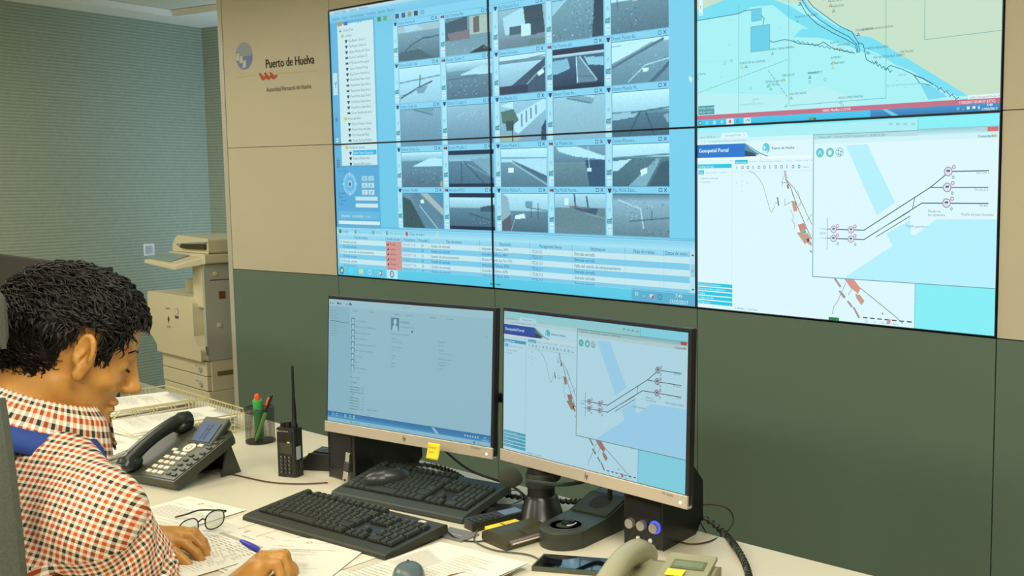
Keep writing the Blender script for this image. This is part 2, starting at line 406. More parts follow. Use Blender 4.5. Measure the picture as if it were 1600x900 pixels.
FEEDS = [
 [('g',0,.2,(150,200,205),(190,190,180)),('g',.2,1,(120,165,178),(70,112,130)),('p',(170,215,225),[(.15,.03),(.45,0),(.6,.15),(.2,.2)]),('l',(60,95,110),.012,[(.1,.8),(.35,.55),(.6,.42),(1,.4)]),('n',14,(.2,.3,.95,.95),CAR),('p',(60,100,118),[(0,.75),(.5,.7),(.9,1),(0,1)])],
 [('g',0,1,(110,150,165),(120,160,172)),('p',(64,90,112),[(0,.1),(.5,0),(.5,.45),(0,.6)]),('p',(150,110,115),[(.05,.4),(.55,.35),(.55,.6),(.1,.62)]),('p',(190,190,160),[(.55,0),(1,0),(1,.5),(.55,.5)]),('p',(120,110,80),[(.63,.05),(.76,.03),(.76,.45),(.63,.45)]),('p',(40,60,80),[(.5,1),(.85,.8),(1,.95),(1,1)]),('n',10,(.1,.6,.9,.95),[(210,240,245)])],
 [('g',0,1,(150,195,200),(105,140,155)),('p',(175,222,228),[(.1,.2),(.55,0),(.6,.6),(.15,.65)]),('p',(50,85,100),[(.55,0),(.95,0),(1,.7),(.62,.75)]),('p',(70,100,120),[(.25,.45),(.5,.45),(.5,.68),(.25,.68)]),('p',(205,235,238),[(.5,.42),(.7,.45),(.7,.8),(.5,.75)]),('g',.74,1,(130,140,150),(100,130,150)),('p',(90,140,120),[(.6,1),(.7,.82),(1,.85),(1,1)])],
 [('g',0,1,(120,170,180),(90,138,155)),('p',(150,210,220),[(0,0),(.3,0),(0,.35)]),('p',(40,72,100),[(.83,0),(1,0),(1,1),(.78,1)]),('n',70,(.3,.05,.82,.98),CAR),('n',14,(.0,.7,.3,.98),CAR),('l',(190,225,230),.006,[(0,.35),(.3,0)])],
 [('g',0,.26,(205,240,240),(190,232,236)),('g',.26,1,(110,150,160),(84,122,142)),('n',34,(0,.38,.45,.95),CAR),('p',(150,90,90),[(.6,.18),(.68,.16),(.68,.3),(.6,.3)]),('p',(200,190,160),[(.38,.2),(.46,.18),(.47,.32),(.38,.3)]),('l',(60,95,110),.006,[(.1,0),(.12,.4)])],
 [('g',0,1,(190,232,240),(150,205,222)),('l',(90,150,165),.01,[(0,.42),(1,.3)]),('l',(80,110,130),.016,[(.03,.85),(.45,.6),(.8,.45)]),('l',(60,110,125),.012,[(.52,.25),(.5,.6)]),('p',(110,165,185),[(.4,.62),(.7,.55),(.6,.75),(.45,.75)]),('l',(60,90,105),.005,[(.04,.78),(.3,.72)])],
 [('g',0,.25,(200,238,242),(130,185,200)),('g',.25,.42,(110,160,178),(90,140,155)),('p',(180,225,232),[(.3,.36),(.8,.15),(1,.2),(1,.4)]),('g',.44,1,(96,140,158),(78,112,140)),('n',40,(.05,.5,.98,.9),CAR),('l',(60,100,120),.006,[(0,.46),(1,.4)])],
 [('g',0,.12,(200,236,240),(195,230,238)),('l',(90,140,155),.008,[(0,.2),(1,.08)]),('g',.2,1,(175,222,232),(120,170,190)),('p',(52,86,118),[(0,.95),(.3,.75),(.75,.35),(1,.15),(1,1),(0,1)]),('l',(140,180,190),.012,[(.5,.9),(.75,.6),(1,.35)]),('p',(215,240,245),[(.82,.5),(.95,.42),(.97,.52),(.86,.6)]),('p',(40,60,100),[(0,.78),(.62,.78),(.62,1),(0,1)])],
 [('g',0,1,(60,110,150),(24,60,100)),('p',(120,190,215),[(0,.28),(.3,.25),(.35,.5),(.1,.6),(0,.6)]),('p',(130,205,225),[(.62,.25),(1,.3),(1,.5),(.7,.45)]),('p',(100,140,160),[(.46,.22),(.54,.22),(.86,.86),(.5,.86)]),('l',(190,230,235),.01,[(.47,.24),(.49,.85)]),('l',(190,230,235),.01,[(.54,.24),(.86,.82)]),('g',0,.14,DK,DK),('g',.14,.2,(200,232,238),(150,190,200)),('g',.9,1,DK,DK),('l',(70,100,115),.006,[(.5,.7),(.8,.74)])],
 [('g',0,.1,(205,240,240),(190,230,235)),('g',.1,1,(128,176,188),(96,142,160)),('p',(200,236,242),[(0,.12),(.75,.06),(.4,.28),(0,.5)]),('l',(80,120,140),.02,[(0,.6),(.4,.35),(.9,.06)]),('l',(190,225,225),.008,[(.3,.95),(.6,.6),(1,.5)]),('l',(70,110,130),.03,[(.7,1),(1,.62)]),('n',14,(.3,.35,.95,.85),CAR),('p',(215,240,245),[(.55,.68),(.65,.66),(.66,.74),(.56,.76)]),('n',20,(.05,.6,.5,.95),[(120,165,160)])],
 [('g',0,1,(130,175,195),(100,148,172)),('p',(110,165,175),[(.35,0),(.85,.0),(.8,.16),(.5,.1)]),('l',(60,110,130),.008,[(.35,.03),(.8,.2)])],
 [('g',0,1,(150,195,210),(104,146,172)),('n',16,(.15,.1,.9,.4),[(205,235,240),(80,150,140),(190,225,235)]),('l',(190,225,235),.004,[(.25,.3),(.4,.2)])],
 [('g',0,1,(150,205,222),(125,165,185)),('p',(195,230,235),[(.0,.1),(.3,.0),(.3,.2)]),('p',(190,228,232),[(.3,.75),(.35,.35),(.95,0),(1,0),(1,.25),(.4,.85)]),('l',(70,110,140),.012,[(.48,.35),(.48,.65)]),('l',(70,110,140),.012,[(.58,.28),(.58,.55)]),('l',(70,110,140),.012,[(.68,.22),(.68,.46)]),('l',(70,110,140),.012,[(.79,.16),(.79,.36)]),('p',(86,130,100),[(.02,.25),(.3,.2),(.42,.5),(.3,.6),(.05,.55)]),('p',(60,95,80),[(.12,.5),(.3,.5),(.3,.75),(.14,.75)]),('p',(190,190,120),[(.0,.85),(.5,.9),(.35,1),(0,1)]),('l',(40,60,80),.008,[(.28,.5),(.27,1)]),('p',(50,80,110),[(.9,.7),(1,.5),(1,1),(.88,1)])],
 [('g',0,1,(155,205,215),(140,180,195)),('p',(120,170,185),[(.28,0),(.8,0),(.8,.18),(.6,.16)]),('p',(190,220,215),[(.55,.0),(.8,.0),(.8,.08)]),('l',(70,120,135),.01,[(.28,.04),(.75,.2)])],
 [('g',0,.45,(205,242,240),(165,215,225)),('g',.45,.56,(110,160,175),(90,140,155)),('g',.52,1,(84,130,150),(64,104,126)),('p',(150,200,212),[(0,.5),(.5,.47),(.4,.6),(0,.66)]),('p',(130,180,190),[(.9,.6),(1,.55),(1,.8)]),('l',(50,90,112),.01,[(.5,.5),(.3,1)]),('l',(50,90,112),.01,[(.6,.5),(.75,1)]),('l',(70,110,125),.01,[(.35,.5),(1,.42)])],
 [('g',0,.25,(200,238,242),(130,185,200)),('g',.25,.45,(100,150,168),(90,140,155)),('p',(190,230,236),[(.25,.42),(.7,.18),(1,.2),(1,.42)]),('g',.45,1,(96,140,158),(78,112,140)),('n',38,(.05,.5,.98,.92),CAR),('p',(190,170,90),[(.93,.85),(1,.8),(1,1),(.93,1)])],
 [('g',0,.12,DK,DK),('g',.12,.28,(120,180,200),(150,200,215)),('g',.28,.9,(90,140,162),(70,115,140)),('p',(120,170,190),[(.5,.25),(1,.2),(1,.75)]),('l',(140,180,195),.006,[(.3,.3),(1,.75)]),('l',(50,90,115),.01,[(.3,.3),(.3,.9)]),('l',(50,90,115),.01,[(.35,.3),(.8,.9)]),('g',.9,1,DK,DK)],
 [('g',0,.35,(200,240,242),(170,220,230)),('l',(90,150,165),.008,[(0,.24),(1,.26)]),('g',.36,1,(110,155,170),(84,126,146)),('p',(180,225,232),[(.2,.3),(1,.28),(1,.8)]),('l',(205,235,240),.006,[(.2,.32),(1,.95)]),('p',(225,245,248),[(.16,.5),(.28,.5),(.28,.62),(.16,.62)]),('p',(70,110,135),[(.22,.3),(.3,.33),(1,.72),(1,.88)])],
 [('g',0,.4,(120,165,185),(90,135,160)),('p',(190,232,238),[(.05,0),(.45,0),(.9,.22),(1,.26),(1,.0),(1,.35),(.4,.25),(.1,.12)]),('g',.42,1,(112,146,150),(84,122,138)),('p',(44,88,130),[(.62,.35),(1,.35),(1,1),(.7,1)]),('l',(200,225,230),.006,[(.68,0),(.7,.6)]),('p',(205,235,238),[(.66,.55),(.74,.55),(.74,.62),(.66,.62)]),('n',14,(.05,.45,.6,.95),[(150,180,180),(60,100,115)])],
 [('g',0,.3,(205,240,242),(180,225,232)),('l',(80,140,155),.01,[(0,.32),(1,.26)]),('g',.34,1,(86,130,140),(70,110,122)),('p',(190,228,236),[(.0,.4),(.35,.35),(.1,.62),(0,.64)]),('p',(130,175,190),[(.78,.35),(.86,.35),(.6,1),(.28,1)]),('p',(225,240,240),[(.5,.62),(.62,.55),(.62,.68),(.52,.76)]),('n',50,(.25,.32,1,.5),[(50,95,100),(70,120,120)]),('p',(60,98,115),[(.86,.45),(1,.4),(1,1),(.66,1)])],
 [('g',0,1,(110,150,165),(80,115,130)),('p',(60,95,88),[(0,.1),(.2,.2),(.55,1),(0,1)]),('p',(90,135,160),[(.2,0),(.42,0),(1,.8),(1,1),(.55,1)]),('p',(190,185,160),[(.45,0),(.62,0),(1,.45),(1,.65)]),('p',BL,[(.7,0),(1,0),(1,.3)]),('l',(215,240,245),.006,[(.42,.35),(.85,1)]),('p',(225,245,248),[(.44,.2),(.52,.18),(.54,.28),(.46,.3)]),('n',30,(0,.3,.3,1),[(45,80,70),(90,130,110)])],
 [('g',0,.12,DK,DK),('g',.12,.4,(195,235,235),(150,195,205)),('g',.42,.9,(92,136,155),(70,110,130)),('l',(60,100,120),.012,[(.45,.55),(1,.75)]),('n',18,(.5,.65,.95,.82),[(170,210,215),(60,95,115)]),('p',(60,100,115),[(.7,.38),(1,.3),(1,.5),(.7,.5)]),('g',.9,1,DK,DK)],
 [('g',0,.45,(195,232,236),(160,205,215)),('g',.45,1,(106,142,158),(76,108,126)),('p',(150,180,185),[(0,0),(.14,.1),(.2,.55),(0,.75)]),('p',(110,90,110),[(0,.75),(.2,.55),(.2,1),(0,1)]),('p',(225,240,245),[(.3,.58),(.5,.52),(.52,.64),(.3,.68)]),('l',(50,80,95),.006,[(.65,.25),(.65,.62)]),('l',(50,80,95),.006,[(.8,.25),(.8,.66)]),('l',(50,80,95),.006,[(.55,.36),(1,.44)]),('p',(110,160,175),[(.53,.2),(.68,.2),(.68,.36),(.53,.36)]),('l',(150,190,200),.006,[(.2,1),(.3,.65)])],
 [('g',0,.35,(180,225,232),(140,190,205)),('g',.35,1,(110,142,142),(96,130,130)),('p',(60,92,130),[(.28,.3),(.86,.36),(.82,.52),(.5,.42)]),('p',(160,110,110),[(.3,.3),(.7,.34),(.7,.38),(.3,.34)]),('l',(80,100,120),.016,[(.4,.02),(.42,.32)]),('l',(80,100,120),.016,[(.64,.08),(.67,.36)]),('p',(225,240,240),[(.2,.12),(.28,.1),(.28,.28),(.2,.28)]),('p',(110,140,140),[(0,.4),(.35,.4),(1,.62),(1,1),(0,1)]),('l',(150,160,140),.01,[(.6,.48),(1,.6)])],
 [('g',0,.16,(90,130,145),(140,180,190)),('g',.16,1,(150,185,195),(104,134,144)),('l',(190,220,225),.01,[(.1,.15),(.5,.35),(.55,.8)]),('n',22,(.1,.15,.98,.35),[(205,235,238),(60,90,110)]),('l',(50,75,90),.006,[(.7,.4),(.7,.62)]),('l',(60,85,100),.006,[(.3,.65),(1,.55)]),('n',22,(.25,.4,.45,.6),[(60,95,120),(200,230,235)]),('n',26,(.6,.85,1,.95),[(190,190,110),(50,75,80)])],
]
# ================================================================== desktop over four panels
D = Canvas(); BG = (120,208,236)
D.rect(0,0,1920,1080,(110,196,226))
D.rect(0,0,300,880,(92,178,220)); D.rect(300,40,430,880,(108,200,232)); D.rect(430,40,1920,880,(128,210,240))
D.rect(1815,0,1920,880,(120,208,238))
D.rect(0,0,1920,14,(196,226,232),(150,214,236)); D.rect(0,14,1920,46,(130,206,236),(116,196,232))
D.text('Gestion Video    Control    Monitores', 30,12,15,(70,130,170)); D.text('Archivo   Vistas   Herramientas   Ventanas   Ayuda   Acerca', 16,38,17,(60,128,170))
for i,c in enumerate(((60,140,80),(90,170,120),(150,190,200),(60,90,120),(80,90,140),(150,150,110),(60,70,90),(120,180,210))):
    D.rect(318+i*38,52,340+i*38,70,c)
D.text('2', 560,70,20,(60,70,90))
# vertical tool strip
D.rect(8,250,38,340,(190,224,226)); D.text('Y', 16,310,34,(60,90,110))
for y in (410,500,590): D.rect(10,y,38,y+54,(96,170,214)); 
D.disc(24,440,9,(60,140,190)); D.disc(24,525,9,(200,236,246)); D.line([(18,525),(30,525)],3,(40,90,150))
for k in range(5): D.rect(14,600+k*8,36,604+k*8,(60,120,160))
# tree
D.rect(50,58,290,624,(196,230,236))
D.rect(54,48,84,64,(180,150,70)); D.rect(96,50,122,64,(70,110,190)); D.text('- x  v', 180,64,16,(60,100,140))
TREE = ['Grupo Tree','Levante','Fija Reyes Camara 1','Fija Reyes Camara 2','Domo Puente del Tinto','Domo Cuadrante (T)','PTZ Puerto Petroquim','Domo Puerta Princip','Fija Centro Petroleros','PanoDomo Saste Sinca','PanoDomo Saste Sinca','PanoDomo Saste Sinca','PanoDomo Saste Sinca','PanoDomo Saste Sinca','PanoDomo Saste Sinca','Domo Reetile del carro','Punta del Sebo','Domo Primera Torreo','Domo Punta del Sebo','Fija Puesto del Muel','Domo Terraza Pedron','Muelle de Levante','Domo Torre Camiones','Domo Muelle Alma','Acceso APH Centro']
for i, t in enumerate(TREE):
    y = 88+i*22.3; ind = (0 if i == 0 else 12 if i in (1,16,21) else 36)
    x = 62+ind+i*0.2
    if i == 22: D.rect(x+26,y-15,286,y+4,(40,180,232))
    if i == 0: D.poly([(x,y),(x+8,y-12),(x+16,y)],(90,130,170))
    elif i in (1,16,21): D.rect(x,y-12,x+20,y+1,(190,200,110))
    elif i%5 in (2,3,4): D.poly([(x,y-10),(x+20,y-10),(x+14,y+1),(x+6,y+1)],(40,60,90)) ; D.disc(x+10,y,3,(60,80,110),8)
    else: D.rect(x,y-9,x+13,y-1,(60,70,85)); D.poly([(x+13,y-8),(x+19,y-11),(x+19,y+1),(x+13,y-2)],(60,70,85))
    D.text(t, x+28,y,15,(84,120,140) if i != 22 else (220,240,250), sx=0.93)
# control pad
D.rect(10,632,298,864,(84,170,216)); D.line([(10,630),(298,630)],2,(60,140,190))
D.text('Domo PTZ',18,650,13,(60,120,170))
D.disc(100,700,50,(130,200,232)); D.ring(100,700,48,3,(80,160,205),24); D.disc(100,700,32,(100,182,224)); D.disc(100,700,15,(170,216,232)); D.disc(100,701,9,(70,110,150))
for a in range(4): D.line([(100+40*math.cos(a*PI/2),700+40*math.sin(a*PI/2)),(100+46*math.cos(a*PI/2),700+46*math.sin(a*PI/2))],5,(200,232,240))
for r in range(3):
    for c in range(2): D.rect(182+c*44,668+r*28,220+c*44,688+r*28,(186,222,232) if r else (150,206,230)); D.text('+-ABCD'[r*2+c],194+c*44,685+r*28,18,(50,90,130))
for k,(a,b_) in enumerate((('Velocidad',742),('Brillo',758),('Contraste',772),('Preset',788))): D.text(a,24,b_,12,(50,110,160))
D.rect(136,752,284,768,(190,226,236)); D.rect(136,780,284,796,(200,230,238))
D.rect(14,812,294,846,(100,184,222)); D.text('Desactivar   o  automatico    o  no',36,836,14,(210,236,244))
D.rect(14,852,294,866,(210,234,240))
# feeds
CX = (445,725,1009,1290,1569); RY = (-58,101,261,420,579,737)
NAMES = [['','','','',''],['Domo Puerta A','Fija Cristina Pto','Fija Dársena Sect','Fija Muelle Ind.','Domo Punta S.'],['Domo Cinta Ota','Domo Torre C.','Domo Cercana','Fija Puente del...','Domo Punta de...'],['Domo Cinta de','Domo Ciudad V.','Fija Muelle Cá...','Domo Cinta de...','Domo Muelle M...'],['Domo Torre Co','Domo Muelle C','Domo Muelle S...','Fija Muelle Sur...','Domo Primera...'],['Acceso Muelle','Acceso P.P.C.','Domo Policia P...','Fija MUG Norte...','Fija MUG Edoc...']]
for r in range(1,6):
    for c in range(5):
        x, y = CX[c], RY[r]
        if r == 0: fi = (c*3+1) % 25
        else: fi = (r-1)*5+c
        D.rect(x-30,y-22,x+247,y+140,(132,212,242)); D.rect(x-28,y-4,x-4,y+138,(170,228,244))
        D.line([(x-30,y-23),(x+247,y-23)],1.5,(90,170,205))
        D.raster(x,y,x+245,y+135,feed(FEEDS[fi]))
        D.line([(x,y),(x+245,y)],2,(50,110,150)); D.line([(x,y),(x,y+135)],1.5,(70,130,165))
        if c%2 == 0 or r == 3: D.poly([(x-24,y-17),(x-4,y-17),(x-10,y-5),(x-18,y-5)],(60,60,110)); D.disc(x-14,y-6,4,(40,50,90),8)
        else: D.rect(x-24,y-15,x-12,y-7,(170,60,70)); D.poly([(x-12,y-14),(x-5,y-17),(x-5,y-4),(x-12,y-8)],(90,60,70))
        D.text(NAMES[r][c],x,y-6,17,(50,120,165),sx=0.95)
        D.frame(x+202,y-17,x+214,y-7,2,(40,100,140)); D.line([(x+224,y-17),(x+234,y-7)],2.5,(40,90,130)); D.line([(x+234,y-17),(x+224,y-7)],2.5,(40,90,130))
        D.line([(x-20,y+52),(x-12,y+46)],2,(110,180,205)); D.ring(x-15,y+54,4,1.5,(110,180,205),8)
        D.rect(x-27,y+82,x-5,y+97,(70,140,170)); D.poly([(x-27,y+82),(x-27,y+88),(x-5,y+78),(x-5,y+82)],(70,160,110)); D.text('TCP',x-25,y+94,11,(190,230,240))
        D.rect(x-26,y+104,x-6,y+120,(205,240,246)); D.text('DVR',x-24,y+116,9,(70,120,150))
# events panel
D.rect(0,880,1920,1042,(160,222,240)); D.rect(0,884,1920,910,(126,208,238),(170,226,242)); D.line([(0,880),(1920,880)],2,(90,160,200)); D.line([(0,874),(1920,874)],1.5,(90,160,200))
for x,t,c in ((14,'Grabar',(70,130,80)),(120,'Reconocer todo',(120,170,190)),(240,'Borrar',(120,170,190)),(330,'Mas opciones',(120,170,190)),(455,'Datos de texto',(190,90,90)),(640,'',(190,220,200))):
    D.disc(x+10,897,9,c,10); D.text(t,x+28,902,15,(60,130,170) if x in (14,455) else (120,180,205),sx=0.95)
COLS = [(0,330),(330,430),(430,530),(530,600),(600,890),(890,1157),(1157,1374),(1374,1622),(1622,1789),(1789,1894)]
HEAD = ['Tipo de evento','Estado de alar','Fecha/Hora','Prioridad','Tipo de evento','Dispositivo','Management Server','Información','Flujo de trabajo','Datos de texto']
D.rect(0,910,1896,930,(150,220,242),(140,206,234))
for (a,b_),t in zip(COLS,HEAD): D.text(t,(a+b_)/2,925,16,(30,90,130),'c',sx=0.92); D.line([(b_,910),(b_,930)],1.5,(80,150,190))
ROWS = [('Entrada cerrada','Estado de entrada','Indicador Talleres APH','Entrada cerrada','17/05/2017 7:47'),('Entrada cerrada','Estado de entrada','Incendio Talleres APH','Entrada cerrada','17/05/2017 7:47'),('Error de estado de almacenamiento','Estado de almacenamiento','Domo Muelle Sur Sur (77)','Fallo del estado de almacenamiento','17/05/2017 7:36'),('Entrada cerrada','Estado de entrada','Indicador Talleres APH','Entrada cerrada','17/05/2017 7:34'),('Entrada cerrada','Estado de entrada','Incendio Talleres APH','Entrada cerrada','17/05/2017 7:34'),('Entrada cerrada','Estado de entrada','Indicador Talleres APH','Entrada cerrada','17/05/2017 7:34')]
for i,(a,b_,c,d,e) in enumerate(ROWS):
    y = 930+i*20; D.rect(0,y,1896,y+20,(196,232,238) if i%2 == 0 else (124,202,234)); tc_ = (60,100,130) if i%2 == 0 else (30,100,160)
    D.rect(0,y,16,y+20,(140,206,232)); D.rect(330,y,430,y+20,(206,150,146)); D.poly([(336,y+16),(348,y+16),(348,y+4)],(90,50,70)); D.text('Activa',356,y+15,14,(130,60,70))
    D.rect(24,y+5,34,y+15,(150,190,200)); D.text(a,42,y+15,15,tc_,sx=0.95); D.text(e,436,y+15,14,(120,150,160),sx=0.9); D.text('20',552,y+15,14,tc_)
    D.text(b_,612,y+15,15,tc_); D.text(c,900,y+15,15,tc_); D.text('172.26.3.21',1165,y+15,16,tc_,sx=0.8); D.text(d,1384,y+15,16,tc_,sx=0.95)
    for x in (430,600,890,1157,1374,1622,1789): D.line([(x,y),(x,y+20)],1,(130,190,210))
D.rect(1896,912,1920,1038,(180,226,240)); D.rect(1899,950,1917,990,(150,208,228)); D.poly([(1902,926),(1914,926),(1908,919)],(50,90,120)); D.poly([(1902,1026),(1914,1026),(1908,1033)],(50,90,120)); D.text('m',1902,975,14,(80,130,150))
D.rect(0,1044,1920,1080,(92,204,232),(86,200,230)); D.rect(1650,1040,1920,1080,(90,176,206)); D.line([(0,1043),(1920,1043)],1.5,(130,220,240))
D.disc(26,1061,15,(50,100,150)); D.disc(26,1061,9,(190,220,170)); D.poly([(19,1054),(25,1054),(25,1060),(19,1060)],(220,110,80)); D.poly([(27,1062),(33,1062),(33,1068),(27,1068)],(240,200,80))
D.ring(92,1060,11,5,(90,220,240)); D.line([(82,1060),(102,1060)],4,(90,220,240)); D.rect(145,1050,175,1070,(190,220,160)); D.disc(218,1060,10,(190,225,235)); D.poly([(214,1054),(224,1060),(214,1066)],(60,70,140))
for k,c in enumerate(((210,80,70),(230,200,80),(80,160,90))): D.poly([(290,1060)]+[(290+12*math.cos(2.1*k+j*0.7),1060+12*math.sin(2.1*k+j*0.7)) for j in range(4)],c)
D.disc(290,1060,5,(200,225,240))
D.rect(330,1045,400,1078,(190,232,244)); D.ring(364,1061,12,4,(40,90,140),12); D.poly([(358,1055),(372,1059),(362,1068)],(120,180,200))
D.text('ES',1664,1062,17,(200,236,244)); D.line([(1700,1062),(1706,1062)],2,(200,236,244)); D.rect(1728,1054,1744,1064,(190,225,235)); D.rect(1738,1058,1746,1068,(190,70,80)); D.ring(1772,1060,8,2.5,(60,110,150),10)
D.text('7:49',1850,1058,17,(205,240,248),'c'); D.text('17/05/2017',1850,1077,17,(205,240,248),'c')
D.poly([(1896,388),(1896,406),(1901,402),(1904,410),(1908,408),(1904,401),(1911,400)],(225,240,246))
for x in (940,970): D.rect(x,1066,x+24,1071,(40,150,120))
# ================================================================== nautical chart
T = Canvas(); SEA = (166,240,244); SH = (118,222,242); LAND = (196,224,200)
T.rect(0,0,1920,1080,SEA); T.fan([(0,420),(0,880),(300,905),(620,930),(900,900),(1110,985),(1110,1030),(0,1030)],(182,240,244))
T.fan([(0,0),(1920,0),(1920,1030),(1747,1001),(1560,900),(1393,783),(1294,725),(1192,665),(1120,655),(1035,599),(960,560),(830,470),(760,450),(600,412),(480,380),(300,360),(0,400)],LAND)
T.fan([(0,400),(300,345),(560,400),(680,450),(770,504),(910,575),(1060,612),(1120,655),(1192,665),(1294,725),(1393,783),(1747,1001),(1690,1001),(1560,940),(1440,860),(1340,820),(1250,760),(1100,700),(1000,680),(870,620),(680,520),(560,430),(410,425),(317,451),(0,458)],SH)
T.fan([(700,620),(870,640),(1000,675),(1150,740),(1250,770),(1180,740),(1060,680),(900,600),(760,580)],SH)
T.line([(0,458),(317,451),(360,440),(420,440),(470,450),(480,480),(500,500),(480,560),(500,600),(560,636),(640,628),(680,636),(740,660),(865,679),(900,665),(960,705),(1098,742)],4,(30,110,130))
for i in range(24): T.line([(700+i*16,640+i*4+(6 if i%2 else -6)),(716+i*16,644+i*4+(-6 if i%2 else 6))],3,(30,110,130))
T.fan([(755,400),(810,470),(900,540),(1000,600),(1100,650),(1128,700),(1128,740),(1112,740),(1100,690),(1060,650),(960,600),(860,535),(780,470),(735,410)],SH)
for o_ in (0,26,44): T.line([(770-o_*.6,400+o_*.8),(830-o_,470+o_*.7),(900-o_,520+o_),(1000-o_,590+o_*.7),(1080-o_*.8,630+o_*.8),(1120-o_*.4,690+o_*.2),(1130-o_*.4,740)],4,(30,100,120))
T.line([(1122,690),(1150,700),(1170,780),(1205,800)],4,(30,100,120))
T.rect(409,438,480,505,(104,206,232)); T.frame(409,438,480,505,2,(60,140,160)); T.rect(404,535,540,676,(104,206,232)); T.frame(404,535,540,676,2,(60,140,160))
for p in ([(317,400),(317,1023)],[(670,400),(675,994)],[(675,994),(1290,986)],[(1290,986),(1281,400)],[(1503,300),(1507,710),(1910,704)]): T.line(p,2.5,(90,160,160))
T.dash((3,884),(668,738),34,3,(90,160,170),.6); T.dash((530,790),(670,950),8,3.5,(90,150,160),.6); T.dash((0,700),(265,712),24,1.5,(140,210,215),.5)
for i in range(10): T.line([(1205+i*12,795+i*6+(8 if i%2 else -6)),(1217+i*12,800+i*6+(-8 if i%2 else 8))],4,(40,120,140))
T.line([(1279,841),(1316,823),(1380,845),(1451,879),(1484,923),(1539,937),(1570,960)],4,(40,120,140)); T.line([(1450,880),(1500,900),(1560,935)],5,(30,90,110))
T.fan([(1484,923),(1560,945),(1640,1000),(1535,1010)],(118,215,240))
for i in range(8): T.line([(1570+i*16,945+i*9+(10 if i%2 else -6)),(1590+i*16,950+i*9+(-8 if i%2 else 8))],3.5,(60,100,150))
SHIPS = [(560,690,'MARIA TERESA PRIMERO',(70,170,160)),(340,750,'PUERTO DE ISLA CRISTINA',(190,190,80)),(372,748,'',(70,150,150)),(730,530,'PLAYA DE MAZAGÓN',(80,190,180)),(960,690,'HUELVA',(200,200,110)),(1008,706,'ENMANUEL',(180,90,90)),(965,770,'ARTEMIS I',(190,190,90)),(965,800,'ALTAIR UNO',(190,190,90)),(815,840,'VERANPLEY 7',(40,80,110)),(530,868,'ESTRELLA DEL MAR',(60,170,150)),(640,840,'TABE DULCE',(190,190,90)),(550,886,'EL TAJON',(60,170,150)),(690,945,'JUAN PESCADOR',(80,140,100)),(655,985,'',(80,190,160)),(1015,985,'HNOS LOPEZ MARTIN',(90,200,200)),(1230,790,'RÍO DE ESCALADA CERRO',(80,130,130)),(1180,740,'PUERTO PESQUERO',(40,110,130)),(1388,775,'MATALASC',(220,220,60)),(5,790,'RIO TINTO',(90,190,180)),(905,430,'CARGO TRADER',(190,120,90)),(945,470,'PALOS DE LA FRONTERA',(180,90,80)),(965,500,'MAZAGON',(80,140,100)),(1120,640,'MUELLE RIBERA',(50,70,120)),(745,440,'TORRE ARENILLAS',(40,80,90))]
for x,y,t,c in SHIPS:
    T.line([(x,y),(x+9,y+13),(x-9,y+13)],3,c,True)
    if t: T.text(t,x-16,y-10,17,(40,110,130),sx=0.9,rot=0,bold=1.2 if 'V' in t[:1] else 0)
for x,y in ((214,722),(265,712),(404,880),(815,872),(915,866),(1025,1012)): T.ring(x,y,8,2,(90,150,160),8)
for x,y in ((250,480),(150,430),(90,470),(430,590),(520,600),(600,560),(690,600),(470,560),(240,620),(180,800),(340,900),(420,960),(1350,900),(1400,940),(1500,1000),(1560,960)): T.line([(x,y),(x+12,y+2)],2,(120,190,200))
T.text('ISLA DE RECALADA HUELVA',1295,930,15,(120,190,200)); T.text('ALPHA',1360,880,16,(130,170,200)); T.text('ALPHA',420,950,15,(120,190,200)); T.text('FONDEADERO DE HUELVA',330,975,14,(140,190,190))
T.text('BAHIA MAZAGON NUEVA',1140,630,16,(90,120,100))
T.rect(16,300,46,430,(214,246,250)); T.text('T',22,392,24,(40,60,80)); T.rect(16,408,46,432,(214,246,250)); T.text('B',24,428,18,(90,120,140))
T.rect(10,962,134,1014,(70,150,160)); T.text('RUMBO 276.608',16,983,17,(200,245,245)); T.text('VELOC 0.00 kn',16,1005,17,(200,245,245))
T.rect(0,1018,1920,1044,(196,110,134)); T.text('HDG: Muelles C.STOS',900,1038,19,(240,220,230),bold=1.5); T.rect(1749,1000,1920,1020,(226,244,244)); T.text('Leaflet | Cartografia Nautica IHM',1757,1016,14,(110,150,160),sx=0.9); T.text('17/05/2017 05:49:37 (UTC)',1700,1040,19,(240,220,230),sx=0.9,bold=1)
T.rect(0,1044,1200,1080,(70,200,236),(60,190,230)); T.rect(1200,1044,1920,1080,(60,150,206),(46,124,180)); T.poly([(1270,1044),(1300,1044),(1370,1080),(1330,1080)],(110,200,230))
T.disc(24,1063,13,(50,120,150)); T.disc(24,1063,7,(200,230,200)); T.ring(78,1063,9,4,(130,240,250)); T.rect(124,1052,146,1074,(170,225,230)); T.disc(192,1063,10,(150,220,235)); T.rect(226,1046,282,1080,(210,240,240)); T.disc(254,1063,10,(210,90,80)); T.disc(254,1063,5,(120,170,210)); T.ring(310,1063,8,3,(40,90,170)); T.rect(355,1046,408,1080,(190,235,245)); T.line([(370,1070),(382,1056),(394,1066),(398,1052)],3,(50,90,130))
T.text('ES',1690,1068,18,(190,230,240)); T.line([(1722,1066),(1730,1066)],2,(190,230,240)); T.rect(1745,1054,1760,1068,(210,240,245)); T.rect(1774,1054,1790,1066,(210,240,245)); T.poly([(1804,1058),(1812,1052),(1812,1072),(1804,1066)],(210,240,245))
T.text('7:49',1862,1058,18,(215,242,248),'c',bold=1); T.text('17/05/2017',1862,1077,18,(215,242,248),'c',bold=1)
T.rect(812,1068,858,1078,(40,110,60)); T.text('VC282',814,1077,10,(190,220,80))
